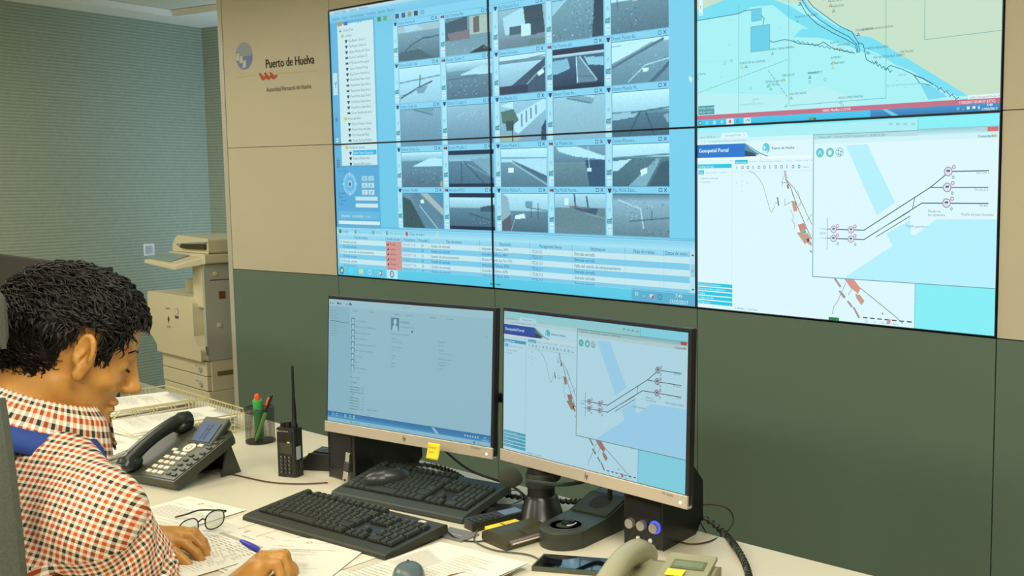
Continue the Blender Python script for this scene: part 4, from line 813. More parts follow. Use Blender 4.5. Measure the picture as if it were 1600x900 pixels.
sc_.build('label_sticker',(0,0,20,10),0.018,0.009,ink_mat('sticker_print'),k1,loc=(0.178,0.050,0.0270),eps=1e-4,flat=True)
k2 = keyboard('slimmer black keyboard raised under left monitor, mouse lying on it', (-2.055,1.376,DZ+0.016), 0.205, 0.405, 0.168, 0.16, (mat('keyboard_case_grey',(50,58,54),0.45),mat('keycap_grey',(44,52,48),0.42)), (90,96,90), rest=0.012)
MB().box((-0.2,-0.083,-0.014),(0.2,-0.02,0.002)).build('wrist_edge', kg, k2, bevel=0.003)
# ------------------------------------------------------------------ mice
def mouse(label, loc, rz, col, rot=None):
    o = thing('mouse', label, 'mouse', loc, rz, rot=rot)
    def fn(u,v_):
        a = 2*PI*u; e = PI/2*v_; L_, W_, H_ = 0.056, 0.030, 0.034
        c_, s_ = math.cos(a), math.sin(a); r = math.cos(e)**0.62
        return (W_*c_*r*(1-0.12*s_), L_*s_*r, H_*math.sin(e)**0.9*(1-0.25*max(0,s_*r)))
    MB().grid(fn,36,14).build('shell', mats_(col), o)
    MB().box((-0.0025,0.022,0.021),(0.0025,0.036,0.0285)).build('wheel', blk2, o, bevel=0.002)
    b_ = MB(); b_.tube([(0.0,0.052,0.018),(0,0.035,0.0275),(0,0.012,0.0335)],0.0006,6); b_.build('button_gap', blk2, o)
    return o
def mats_(c): return mat('mouse_%s'%('blue' if c[2] > 70 else 'black'), c, 0.3)
mo1 = mouse('dark mouse lying on the keyboard under the left monitor', (-2.155,1.352,DZ+0.032), -0.72, (38,44,44), rot=(0.16,0.0,-0.62))
mo2 = mouse('mouse at the bottom edge of photo beside the ring-bound sheet', (-1.632,1.062,DZ+0.0075), 1.0, (84,98,100))
# ================================================================== things on the desk
paper = mat('white_paper', (228,224,208), 0.75)
PINK = ink_mat('printed_paper', 0.75)
def sheet_canvas(w_, h_, kind='text', seed=1, base=(228,224,208)):
    c = Canvas(); r = random.Random(seed); ink = (120,116,104); W_, H_ = w_*1000, h_*1000
    c.rect(0,0,W_,H_,base)
    if kind == 'letter':
        c.ring(W_*.38,H_*.08,5,1.6,(90,90,90)); c.text('Puerto de Huelva',W_*.43,H_*.09,5,ink); c.text('Autoridad Portuaria',W_*.08,H_*.06,3.6,ink)
        c.text('Parte de servicio',W_*.12,H_*.17,5,ink)
    if kind == 'form':
        c.text('Control de accesos',W_*.3,H_*.05,6,(80,78,72),bold=.4)
        c.rect(W_*.06,H_*.09,W_*.92,H_*.125,(176,172,160)); 
        for i in range(30):
            y = H_*(.15+i*.027)
            for j in range(9):
                if r.random() < .88: c.line([(W_*(.07+j*.095),y),(W_*(.07+j*.095+.04+.035*r.random()),y)],1.1,(130,126,114))
    elif kind == 'ruled':
        for k in range(1,6): c.line([(W_*k/6,H_*.02),(W_*k/6,H_*.98)],2.4,(150,128,78))
        c.line([(0,H_*.03),(W_,H_*.03)],2.4,(150,128,78)); c.line([(0,H_*.97),(W_,H_*.97)],2.4,(150,128,78))
        for k in range(6):
            for j in range(7): c.line([(W_*(k+.15)/6,H_*(.12+j*.11)),(W_*(k+.5+.3*r.random())/6,H_*(.12+j*.11))],1.0,(190,184,166))
    elif kind == 'grid':
        c.text('APH CONTROL - SDD',W_*.5,H_*.07,9,(100,96,88),bold=.4)
        for i in range(14):
            for j in range(15):
                c.frame(W_*(.06+j*.024),H_*(.1+i*.025),W_*(.06+j*.024+.018),H_*(.1+i*.025+.018),.5,(170,166,154))
        for i in range(22): c.line([(W_*.46,H_*(.12+i*.03)),(W_*(.7+.2*r.random()),H_*(.12+i*.03))],1.2,(140,136,124))
        for i in range(12): c.line([(W_*.06,H_*(.5+i*.03)),(W_*(.3+.12*r.random()),H_*(.5+i*.03))],1.2,(140,136,124))
    else:
        y = H_*.22
        while y < H_*.93:
            x = W_*.1; e = W_*(.5+.4*r.random())
            while x < e:
                d_ = 3+9*r.random(); c.line([(x,y),(min(x+d_,e),y)],1.0,ink); x += d_+1.6
            y += 7 if r.random() < .85 else 15
    return c
def sheet(label, loc, rz, w_=0.21, h_=0.297, kind='text', seed=1, curl=0.0, group=None, base=(228,224,208), tilt=(0,0)):
    """a sheet whose centre is at loc; printed face up"""
    o = thing('paper_sheet', label, 'paper', loc, rot=(tilt[0],tilt[1],rz), group=group)
    def fz(x,y):
        return curl*max(0,(x/w_)+(y/h_)-0.45)**2 if curl > 0 else 0
    MB().grid(lambda u,v_: ((u-.5)*w_,(v_-.5)*h_,fz((u-.5)*w_,(v_-.5)*h_)),8,10).build('page', paper, o, solid=0.0004)
    pr_ = sheet_canvas(w_,h_,kind,seed,base).build('print',(0,0,w_*1000,h_*1000),w_,h_,PINK,o,loc=(-w_/2,-h_/2,0.00045),eps=4e-5,flat=True)
    if curl:
        for v in pr_.data.vertices: v.co.z += fz(v.co.x-w_/2, v.co.y-h_/2)
    return o
GP = 'loose printed papers around the writing man'
sheet('lined sheet lying under the near keyboard, brown rules', (-2.02,1.005,DZ+0.0010), 0.10, 0.46,0.30,'ruled',11,base=(226,220,200))
sheet('printed letter with letterhead beside the phone, glasses on its edge', (-2.360,0.905,DZ+0.002), 0.20,kind='letter',seed=3)
sheet('table form with grey header strip between the two hands', (-2.068,0.850,DZ+0.0030), 0.08,kind='form',seed=4)
sheet('letter sheet lying under the writing fist, pointed toward keyboard', (-1.878,0.962,DZ+0.0042), 0.60,kind='letter',seed=5)
sheet('small printed slip under the eyeglasses', (-2.175,0.955,DZ+0.0026), 0.42,0.10,0.07,'text',6)
sheet('sheet peeking out under the fist at the bottom edge', (-1.79,0.86,DZ+0.0012), 0.30,kind='text',seed=8)
# brown ruled strips of the desk sheet
sheet('open control log sheet with curled top and grid table', (-1.630,1.072,DZ+0.006), 0.10,0.25,0.34,'grid',9,curl=0.03)
# spiral pad
sp = thing('spiral_notepad', 'wire bound notepad corner behind the log sheet, at bottom edge', 'notepad', (-1.570,1.118,DZ+0.0005), 0.10)
MB().box((-0.075,-0.10,0),(0.075,0.075,0.0045)).build('pages', paper, sp, bevel=0.001)
cl = MB()
for k in range(16): cl.tube([(-0.07+k*0.0093+0.0005*math.cos(a),0.075+0.005*math.cos(a),0.004+0.006*math.sin(a)) for a in [2*PI*j/10 for j in range(10)]],0.0006,6,closed=True)
cl.build('spiral', blk, sp)
# ------------------------------------------------------------------ letter trays
wire = mat('cream_wire', (206,194,146), 0.4, metal=0.25)
def tray(label, x0, x1, y0, y1, seed):
    o = thing('letter_tray', label, 'letter tray', ((x0+x1)/2,(y0+y1)/2,DZ), 0.0, 'wire letter trays'); W_, D_ = (x1-x0), (y1-y0); h_ = 0.058
    r_ = MB(); hw, hd = W_/2, D_/2
    top = [(-hw,-hd+0.06,h_),(-hw,hd,h_),(hw,hd,h_),(hw,-hd+0.06,h_),(hw*.98,-hd,0.012),(hw*.5,-hd,0.010),(hw*.4,-hd+0.03,0.012),(-hw*.4,-hd+0.03,0.012),(-hw*.5,-hd,0.010),(-hw*.98,-hd,0.012)]
    r_.tube(top,0.0022,8,closed=True); r_.tube([(-hw*.97,-hd+0.01,0.006),(-hw*.97,hd*.98,0.006),(hw*.97,hd*.98,0.006),(hw*.97,-hd+0.01,0.006)],0.0018,8,closed=True); v_ = r_; n_ = 15
    for k in range(n_+1):
        x = -hw+2*hw*k/n_; v_.tube([(x,hd,h_),(x*.985,hd*.985,0.004)],0.0012,6)
    for k in range(4):
        y = hd-(k+1)*(2*hd-0.08)/4.6
        for s_ in (-1,1):
            v_.tube([(s_*hw,y,h_),(s_*hw*.97,y,0.004)],0.0012,6)
            v_.tube([(s_*hw,y-.012,h_),(s_*hw*.97,y-.012,0.004)],0.0012,6)
    b_ = r_
    for k in range(9): y = -hd+0.015+k*(2*hd-0.03)/8; b_.tube([(-hw*.97,y,0.004),(hw*.97,y,0.004)],0.0012,6)
    b_.build('wire_basket', wire, o)
    return o
tray('right wire letter tray with papers nearest the mesh pen cup', -3.33,-3.04,1.13,1.455,1)
tray('left wire letter tray with papers behind the man’s nose', -3.66,-3.35,1.13,1.455,2)
def stack(label, cx_, cy_, z0, n_, seed, rz0=0.0, w_=0.21, h_=0.297, big=0.12):
    rr = random.Random(seed)
    for i in range(n_):
        a = rz0+rr.uniform(-big,big); t_ = (rr.uniform(-.012,.02), rr.uniform(-.02,.02))
        x = cx_+rr.uniform(-.012,.012); y = cy_+rr.uniform(-.012,.012); z = z0+0.0052*i
        o = thing('paper_bundle', ('lowest ','second lowest ','third lowest ','fourth lowest ','fifth lowest ','sixth lowest ')[i]+label if i < n_-1 else 'topmost '+label, 'papers', (x,y,z), rot=(t_[0]*.4,t_[1]*.3,a), group='paper bundles '+label.split('papers ')[-1])
        m_ = MB(); s2 = rr.random()*9
        m_.grid(lambda u,v_: ((u-.5)*w_,(v_-.5)*h_,0.0025+0.0016*math.sin(u*5+s2)*math.sin(v_*4+s2)),8,8); m_.build('page', paper, o, solid=0.0042)
        if i == n_-1:
            p = sheet_canvas(w_,h_,'text',seed).build('print',(0,0,w_*1000,h_*1000),w_,h_,PINK,o,loc=(-w_/2,-h_/2,0.0049),eps=3e-5,flat=True)
            for v in p.data.vertices: v.co.z += 0.0016*math.sin((v.co.x/w_)*5+s2)*math.sin((v.co.y/h_)*4+s2)
stack('bundle of white papers stacked in the right wire tray', -3.19,1.285,DZ+0.012,6,21,0.05)
stack('bundle of white papers stacked in the left wire tray', -3.51,1.285,DZ+0.012,7,22,-0.04)
stack('bundle of white papers spread on desk before the trays', -3.07,1.03,DZ+0.002,4,25,0.5,big=0.25)
# ------------------------------------------------------------------ dark ip phone
ph = thing('desk_phone', 'dark grey desk phone with white number keys and tilted display', 'telephone', (-2.655,1.005,DZ), 0.26)
phm = mat('phone_slate', (58,62,52), 0.42); phh = mat('phone_handset', (30,34,28), 0.3); keyw = mat('phone_key_white', (222,214,190), 0.45)
Wp, Lp = 0.205, 0.205; TA = math.radians(24)
T0 = Matrix.Translation((0,0.0,0.004))@Matrix.Rotation(TA,4,'X')
b_ = MB(); b_.T = T0; b_.prism([(-Wp/2,0.0),(Wp/2,0.0),(Wp/2,Lp*.92),(Wp/2-0.02,Lp),(-Wp/2+0.02,Lp),(-Wp/2,Lp*.92)],0.0,0.024); b_.build('base', phm, ph, bevel=0.006, seg=3)
b_ = MB(); b_.T = T0; b_.prism([(-Wp/2+0.075,0.006),(Wp/2-0.006,0.006),(Wp/2-0.006,Lp*.9),(-Wp/2+0.075,Lp*.9)],0.0242,0.0256); b_.build('face_plate', mat('phone_face',(74,78,64),0.4), ph)
hd_ = MB(); hd_.T = T0
P = bez([(-0.068,0.004,0.040),(-0.068,0.03,0.054),(-0.068,0.10,0.062),(-0.068,0.17,0.056),(-0.068,0.20,0.040)],24)
hd_.tube([tuple(p) for p in P],[0.021+0.0055*abs(i/(len(P)-1)*2-1)**1.6-0.004*(abs(i/(len(P)-1)*2-1) < .6) for i in range(len(P))],14)
hd_.sphere((-0.068,0.022,0.040),(0.026,0.027,0.018)).sphere((-0.068,0.182,0.040),(0.026,0.027,0.018)); hd_.build('handset', phh, ph)
stp = MB(); stp.T = T0
stp.add([(-0.006,Lp*.66,0.027),(0.082,Lp*.66,0.027),(0.082,Lp*1.05,0.054),(-0.006,Lp*1.05,0.054),(-0.006,Lp*.70,0.012),(0.082,Lp*.70,0.012),(0.082,Lp*1.05,0.036),(-0.006,Lp*1.05,0.036)],[(0,1,2,3),(7,6,5,4),(4,5,1,0),(5,6,2,1),(6,7,3,2),(7,4,0,3)])
stp.build('display_housing', phm, ph, bevel=0.004)
lc = Canvas(); lc.rect(0,0,60,44,(78,100,130),(96,120,150)); lc.rect(22,6,26,40,(46,62,92)); lc.rect(32,4,40,40,(56,74,104)); lc.rect(26,14,34,18,(46,62,92))
ls = lc.build('display',(0,0,60,44),0.062,0.058,glow('phone_lcd',0.8),ph,eps=3e-5,flat=True); ls.matrix_local = T0@Matrix.Translation((0.007,Lp*.70,0.0312))@Matrix.Rotation(math.atan2(0.027,Lp*.39),4,'X')
pad = []
for r in range(4):
    for c in range(3): pad.append((0.000+c*0.021,0.020+r*0.0185,0.0145,0.0095))
k0 = None
def pkey(x,y,w_,h_,m_,nm='key'):
    k = MB(); k.T = T0; k.prism([(x-w_/2,y-h_/2),(x+w_/2,y-h_/2),(x+w_/2,y+h_/2),(x-w_/2,y+h_/2)],0.0255,0.0292); return k.build(nm,m_,ph,bevel=0.001)
for x,y,w_,h_ in pad: pkey(x-0.008,y,w_,h_,keyw)
for c in range(2): 
    for r in range(1): pkey(0.006+c*0.026,0.0945+r*0.014,0.018,0.008,keyw)
pkey(-0.012,0.104,0.015,0.009,keyw); pkey(0.052,0.132,0.016,0.009,keyw)
for r in range(8): pkey(0.085 if r > 0 else 0.08,0.022+r*0.0215,0.0145,0.0085,phm)
for r in range(5): pkey(0.060,0.022+r*0.018,0.013,0.008,phm)
nv = MB(); nv.T = T0; nv.lathe([(0.0085,0.0256),(0.0085,0.029),(0.0165,0.029),(0.0165,0.0256)],28,(0.026,0.118,0)); nv.lathe([(0.006,0.0256),(0.006,0.0295),(0,0.0295)],20,(0.026,0.118,0)); nv.build('navigation_ring', keyw, ph)
ft = MB(); ft.add([(0.0,0.135,0.0),(0.09,0.135,0.0),(0.09,0.195,0.0),(0.0,0.195,0.0),(0.0,0.155,0.070),(0.09,0.155,0.070),(0.09,0.168,0.074),(0.0,0.168,0.074)],[(4,5,6,7),(2,3,7,6),(0,3,7,4),(1,5,6,2)]); ft.build('foot', phm, ph, solid=0.006)
lt = Canvas()
for i,(x,y,w_,h_) in enumerate(pad): lt.text('*0#789456123'[i],(x-0.008)*1000+98,200-y*1000+2.2,6,(90,86,76))
lg = lt.build('digits',(0,0,200,200),0.2,0.2,ink_mat('digit_print'),ph,eps=3e-6,flat=True); lg.matrix_local = T0@Matrix.Translation((-0.1,0,0.02925))
# ------------------------------------------------------------------ radio + charger
ra = thing('walkie_talkie', 'black two-way radio with long antenna standing on the desk', 'radio', (-2.487,1.283,DZ), 0.42)
rb_ = MB(); rb_.prism([(-0.026,-0.015),(0.026,-0.015),(0.029,-0.004),(0.027,0.018),(-0.027,0.018),(-0.029,-0.004)],0,0.124); rb_.build('body', blk, ra, bevel=0.003)
MB().lathe([(0.0085,0),(0.0085,0.008),(0.0062,0.012),(0.0056,0.05),(0.0038,0.085),(0.0034,0.152),(0.0042,0.155),(0.003,0.158),(0,0.158)],16,(0.016,0.002,0.124)).build('antenna', blk2, ra)
MB().lathe([(0.0078,0),(0.0072,0.014),(0,0.0145)],20,(-0.004,0.004,0.124)).build('volume_knob', blk2, ra)
MB().lathe([(0.0078,0),(0.0072,0.011),(0,0.0115)],20,(-0.019,0.004,0.124)).build('channel_knob', blk2, ra)
MB().box((-0.022,-0.0165,0.092),(0.022,-0.0148,0.118)).build('speaker_grille', blk2, ra, bevel=0.001)
MB().box((-0.02,-0.0165,0.060),(0.020,-0.0148,0.088)).build('screen', mat('radio_screen',(54,58,42),0.15), ra, bevel=0.001)
lb = Canvas(); lb.disc(4,5,3,(200,196,180)); lb.text('RADIO'[:0]+'MOTOROLA',9,8,6.5,(190,186,170)); lb.build('maker_print',(0,0,46,11),0.034,0.008,ink_mat('radio_print'),ra,loc=(-0.022,-0.0172,0.1135),eps=2e-5)
for r in range(5):
    for c in range(3): MB().box((-0.016+c*0.012,-0.018,0.008+r*0.0095),(-0.008+c*0.012,-0.015,0.0135+r*0.0095)).build('key', gry, ra, bevel=0.001)
kp_ = Canvas()
for r in range(5):
    for c in range(3): kp_.text('0123456789*#ABC'[r*3+c],7+c*12,62-r*9.5-10,5,(200,196,180))
kp_.build('key_print',(0,0,44,60),0.044,0.06,ink_mat('radio_print'),ra,loc=(-0.021,-0.0182,0.005),eps=2e-5)
MB().box((0.006,-0.0162,0.086),(0.014,-0.0152,0.091)).build('led', mat('amber_led',(230,210,120),0.3), ra)
MB().box((0.0272,-0.009,0.045),(0.0292,0.006,0.078)).build('side_label', mat('pale_label',(176,190,196),0.5), ra)
MB().box((0.027,0.0,0.02),(0.031,0.012,0.04)).build('side_button', gry, ra, bevel=0.001)
ch = thing('radio_charger', 'low black charging cradle between radio and left speaker', 'charger', (-2.505,1.375,DZ), 0.6)
c_ = MB(); c_.prism([(-0.05,0),(0.05,0),(0.05,0.022),(0.036,0.042),(-0.012,0.046),(-0.022,0.03),(-0.05,0.024)],-0.036,0.036,'y'); c_.build('cradle', blk, ch, bevel=0.006, seg=3)
c_ = MB(); c_.prism([(-0.006,0.0465),(0.034,0.0435),(0.034,0.0452),(-0.006,0.048)],-0.022,0.022,'y'); c_.build('pocket', blk2, ch)
for y in (-.008,0,.008): MB().box((0.012,y-.0015,0.046),(0.018,y+.0015,0.0478)).build('contact', chrome, ch)
# ------------------------------------------------------------------ pen cup
m = bpy.data.materials.new('wire_mesh'); m.use_nodes = True; nt = m.node_tree; b = nt.nodes['Principled BSDF']
b.inputs['Base Color'].default_value = (0.03,0.032,0.028,1); b.inputs['Metallic'].default_value = 0.4; b.inputs['Roughness'].default_value = 0.4
tcn = nt.nodes.new('ShaderNodeTexCoord'); uvm = nt.nodes.new('ShaderNodeMapping'); nt.links.new(tcn.outputs['UV'], uvm.inputs[0]); uvm.inputs['Rotation'].default_value = (0,0,PI/4)
sx_ = nt.nodes.new('ShaderNodeSeparateXYZ'); nt.links.new(uvm.outputs[0], sx_.inputs[0])
outs = []
for ax in 'XY':
    a_ = nt.nodes.new('ShaderNodeMath'); a_.operation = 'PINGPONG'; a_.inputs[1].default_value = 0.5; nt.links.new(sx_.outputs[ax], a_.inputs[0])
    g_ = nt.nodes.new('ShaderNodeMath'); g_.operation = 'LESS_THAN'; g_.inputs[1].default_value = 0.13; nt.links.new(a_.outputs[0], g_.inputs[0]); outs.append(g_)
mx = nt.nodes.new('ShaderNodeMath'); mx.operation = 'MAXIMUM'; nt.links.new(outs[0].outputs[0], mx.inputs[0]); nt.links.new(outs[1].outputs[0], mx.inputs[1]); nt.links.new(mx.outputs[0], b.inputs['Alpha'])
mesh_m = m
pc = thing('pen_cup', 'black wire mesh pen cup holding markers near the wall', 'pen cup', (-2.885,1.402,DZ), 0.3)
R_, Hc = 0.040, 0.100
mb = MB(); n_ = 40; mb.add([(R_*math.cos(2*PI*k/n_),R_*math.sin(2*PI*k/n_),z) for z in (0.004,Hc) for k in range(n_)],[(k,(k+1)%n_,n_+(k+1)%n_,n_+k) for k in range(n_)],True)
mo_ = mb.build('mesh_wall', mesh_m, pc); uv = mo_.data.uv_layers.new(name='UVMap')
for p in mo_.data.polygons:
    for li, vi in zip(p.loop_indices, p.vertices):
        k = vi % n_; kk_ = n_ if (k == 0 and p.index == n_-1) else k
        uv.data[li].uv = (kk_*2*PI*R_/n_/0.0028, (0 if vi < n_ else Hc)/0.0028)
MB().tube([(R_*math.cos(a),R_*math.sin(a),Hc) for a in [2*PI*k/40 for k in range(40)]],0.0022,8,closed=True).build('rim', blk2, pc)
MB().lathe([(0,0),(R_,0),(R_+0.001,0.006),(R_-0.001,0.006),(0,0.0055)],40).build('bottom', blk2, pc)
def pen(name, label, cat, base, tip, r, body_m, cap_m, capf=0.3, group=None, tipm=None):
    b0, t0 = Vector(base), Vector(tip); ax = (t0-b0); L_ = ax.length; q = Vector((0,0,1)).rotation_difference(ax.normalized())
    o = thing(name, label, cat, base, rot=q.to_euler(), group=group)
    MB().lathe([(0.0012,0),(r*.8,0.008),(r,0.014),(r,L_*(1-capf)),(0,L_*(1-capf))],16).build('barrel', body_m, o)
    MB().lathe([(r*1.1,L_*(1-capf)),(r*1.12,L_*(1-capf)+0.004),(r*1.02,L_-0.003),(r*.7,L_),(0,L_)],16).build('cap', cap_m, o)
    return o
pcx, pcy = -2.885, 1.402
gm = thing('marker_pen', 'fat green highlighter with orange end standing in pen cup', 'marker', (pcx-0.012,pcy+0.004,DZ+0.008), rot=(0.10,0.16,0))
MB().lathe([(0.009,0),(0.012,0.01),(0.012,0.085),(0.0128,0.09),(0.0128,0.118),(0,0.119)],20).build('barrel', mat('marker_green',(60,178,88),0.4), gm)
MB().lathe([(0.0075,0.119),(0.0072,0.132),(0.0045,0.136),(0,0.136)],20).build('end_plug', mat('marker_orange',(226,88,34),0.45), gm)
pen('ballpoint_pen','black pen leaning right in the mesh cup','pen',(pcx-0.010,pcy-0.012,DZ+0.008),(pcx+0.036,pcy+0.022,DZ+0.138),0.004,blk,blk2,0.3)
pen('ballpoint_pen','brown pen with orange cap in the mesh cup','pen',(pcx-0.002,pcy-0.016,DZ+0.008),(pcx+0.028,pcy+0.018,DZ+0.130),0.0045,mat('pen_brown',(86,60,44),0.4),mat('marker_orange',(226,88,34),0.45),0.18)
pen('marker_pen','green pen sunk low inside the mesh cup','marker',(pcx+0.018,pcy-0.024,DZ+0.008),(pcx+0.026,pcy+0.006,DZ+0.088),0.0055,mat('marker_lime',(120,190,90),0.4),mat('marker_lime',(120,190,90),0.4),0.3)
# ------------------------------------------------------------------ eyeglasses
gl = thing('eyeglasses', 'black framed eyeglasses lying on the letter by the phone', 'eyeglasses', tuple(onz(316,834,DZ+0.004)), 1.86)
fm = mat('glasses_frame', (26,24,24), 0.2); lens = mat('glass_lens', (200,214,224), 0.05, trans=1.0, alpha=0.35)
def lens_pts(cx_, n_=28): return [(cx_+0.026*math.copysign(abs(math.cos(a))**.8,math.cos(a)), 0.002*math.cos(a), 0.021+0.019*math.copysign(abs(math.sin(a))**.85,math.sin(a))) for a in [2*PI*k/n_ for k in range(n_)]]
fr = MB()
for s_ in (-1,1): fr.tube(lens_pts(s_*0.033),0.0014,8,closed=True)
fr.tube(bez([(-0.008,0,0.028),(0,-0.002,0.032),(0.008,0,0.028)],8),0.0016,8); fr.build('frame', fm, gl)
for s_ in (-1,1): MB().add(lens_pts(s_*0.033),[tuple(range(28))]).build('lens', lens, gl, solid=0.001)
for s_ in (-1,1): MB().tube(bez([(s_*0.060,0.0,0.030),(s_*0.066,0.010,0.030),(s_*0.064,0.08,0.022),(s_*0.058,0.115,0.010),(s_*0.050,0.142,0.002)],20),[0.0020]*21,8).build('temple', fm, gl)
# ------------------------------------------------------------------ small things before the right monitor
cd = thing('access_card', 'grey plastic card lying right of the near keyboard', 'card', (-1.795,1.285,DZ+0.0005), 0.15)
MB().box((-0.043,-0.027,0),(0.043,0.027,0.0035)).build('card_body', mat('card_grey',(120,116,112),0.45), cd, bevel=0.002)
cc = Canvas(); cc.text('SEAGATE'[:0]+'NETWORK',8,20,9,(220,216,206),bold=.5); cc.build('print',(0,0,60,30),0.06,0.03,ink_mat('card_print'),cd,loc=(-0.03,-0.018,0.0036),eps=3e-5,flat=True)
cp = thing('cordless_phone', 'black cordless phone handset lying by the yellow notes', 'telephone', (-1.792,1.398,DZ), 1.42)
MB().prism([(-0.075,-0.022),(0.07,-0.024),(0.078,0),(0.07,0.024),(-0.075,0.022)],0,0.020).build('body', blk, cp, bevel=0.005, seg=3)
MB().box((0.004,-0.017,0.0196),(0.050,0.017,0.0212)).build('screen', mat('grey_lcd',(96,112,134),0.2), cp, bevel=0.001)
for r in range(5):
    for c in range(3): MB().box((-0.070+r*0.0135,-0.016+c*0.011,0.0198),(-0.061+r*0.0135,-0.008+c*0.011,0.0222)).build('key', gry, cp, bevel=0.0012)
yn = thing('note_pad', 'small yellow block of notes between cordless phone and wallet', 'note pad', (-1.742,1.368,DZ), 1.46)
MB().box((-0.038,-0.011,0),(0.038,0.011,0.016)).build('block', yel, yn, bevel=0.0006)
wl = thing('wallet', 'closed dark olive leather wallet lying on the desk', 'wallet', (-1.676,1.352,DZ), 1.50)
lea = mat('wallet_leather', (62,58,34), 0.38, bump=0.35, bscale=260, noise=0.1, nscale=60)
def wfn(s_): return lambda u,v_: ((u-.5)*0.118*(1-0.0*v_), (v_-.5)*0.088, s_)
w1 = MB(); pr_ = [(-0.046,0.006),(-0.040,0.0),(0.040,0.0),(0.046,0.008),(0.044,0.020),(0.030,0.027),(0,0.029),(-0.030,0.026),(-0.046,0.014)]
w1.prism(pr_, -0.056, 0.056, 'x', smooth=True); w1.build('leather_cover', lea, wl, bevel=0.003, seg=3)
MB().prism([(-0.0475,0.010),(-0.038,0.008),(-0.038,0.019),(-0.0475,0.0165)],-0.047,0.052,'x').build('inner_pages', mat('wallet_inside',(120,104,100),0.5), wl)
MB().prism([(-0.0485,0.012),(-0.040,0.012),(-0.040,0.0145),(-0.0485,0.0145)],-0.044,0.050,'x').build('card_edge', paper, wl)
MB().prism([(-0.0465,0.0262),(0.046,0.0262),(0.046,0.0275),(-0.0465,0.0275)],-0.010,-0.0085,'x').build('seam', blk, wl)
sm = thing('smartphone', 'black glossy smartphone lying flat beside the beige phone', 'smartphone', (-1.474,1.323,DZ), 0.52)
MB().prism([(-0.071,-0.036),(0.071,-0.036),(0.071,0.036),(-0.071,0.036)],0,0.009).build('case', mat('phone_case',(70,76,60),0.4), sm, bevel=0.004, seg=3)
MB().prism([(-0.067,-0.0325),(0.067,-0.0325),(0.067,0.0325),(-0.067,0.0325)],0.0088,0.0096).build('screen', mat('black_glass',(10,12,18),0.04,spec=0.9,coat=1.0), sm, bevel=0.002)
# ------------------------------------------------------------------ paging console with gooseneck microphone
ic = thing('paging_microphone', 'dark intercom console with speaker grille and foam tipped gooseneck', 'microphone', (-1.603,1.497,DZ), 0.16)
cs = mat('console_dark', (50,54,44), 0.42)
b_ = MB()
pro = [(-0.1,0),(0.1,0),(0.1,0.062),(0.06,0.062),(-0.015,0.040),(-0.085,0.036),(-0.1,0.030)]
b_.prism(pro, -0.052, 0.052, 'x'); b_.build('console', cs, ic, bevel=0.009, seg=4)
b_ = MB(); b_.lathe([(0.051,0),(0.053,0.004),(0.051,0.034),(0.046,0.0375),(0,0.038)],40,(0,-0.092,0)); b_.build('rounded_front', cs, ic)
b_ = MB(); b_.lathe([(0.0325,0.0378),(0.0335,0.0392),(0.0345,0.0378)],40,(0,-0.090,0)); b_.build('dial_ring', gry, ic)
b_ = MB(); b_.lathe([(0.014,0.037),(0.013,0.0445),(0.009,0.047),(0,0.046)],28,(0,-0.082,0)); b_.build('talk_button', blk2, ic)
b_ = MB(); b_.tube([(0.014*math.cos(a)+0.002,-0.082+0.016*math.sin(a),0.0392) for a in [-1.1+i*0.12 for i in range(16)]],0.0012,6); b_.build('light_arc', mat('pale_label2',(210,214,205),0.4), ic)
sl_ = Matrix.Translation((0,0.022,0.0522))@Matrix.Rotation(math.atan2(0.022,0.075),4,'X')
b_ = MB(); b_.T = sl_; b_.prism([(-0.046,-0.036),(0.046,-0.036),(0.046,0.040),(-0.046,0.040)],-0.001,0.0012); b_.build('grille_plate', mat('console_plate',(66,70,58),0.45), ic, bevel=0.001)
for k in range(14):
    y = -0.018+k*0.0036; hw = 0.024*math.sqrt(max(0.05,1-((y-0.006)/0.027)**2)); b_ = MB(); b_.T = sl_; b_.box((-hw,y,0.0011),(hw,y+0.0018,0.0016)); b_.build('slot', blk2, ic)
Tm = (Matrix.Translation((-1.603,1.497,DZ))@Matrix.Rotation(0.16,4,'Z')).inverted()
root_ = atd(945,792,2.24); g0 = Vector((-1.600,1.545,DZ+0.062))
bend = atd(930,752,2.22); g1 = atd(880,757,2.16); g2 = atd(822,752,2.12); ball = atd(797,746,2.10)
gp = bez([g0, g0+Vector((0,0.0,0.05)), bend+Vector((0,0.0,0.006)), g1, g2],36)
mb = MB(); mb.tube([tuple(Tm@Vector(p)) for p in gp],[0.0052 if i < 22 else 0.0046 for i in range(len(gp))],10); mb.build('gooseneck', gry, ic)
mb = MB(); bc = Tm@ball; dirv = (Tm.to_3x3()@(g2-ball)).normalized()
mb.lathe([(0,-0.024),(0.010,-0.0225),(0.018,-0.015),(0.0215,-0.002),(0.020,0.009),(0.014,0.019),(0.007,0.026),(0,0.0262)],24,tuple(bc),tuple(dirv)); mb.build('foam_windscreen', mat('mic_foam',(50,54,42),0.95,bump=0.8,bscale=700), ic)
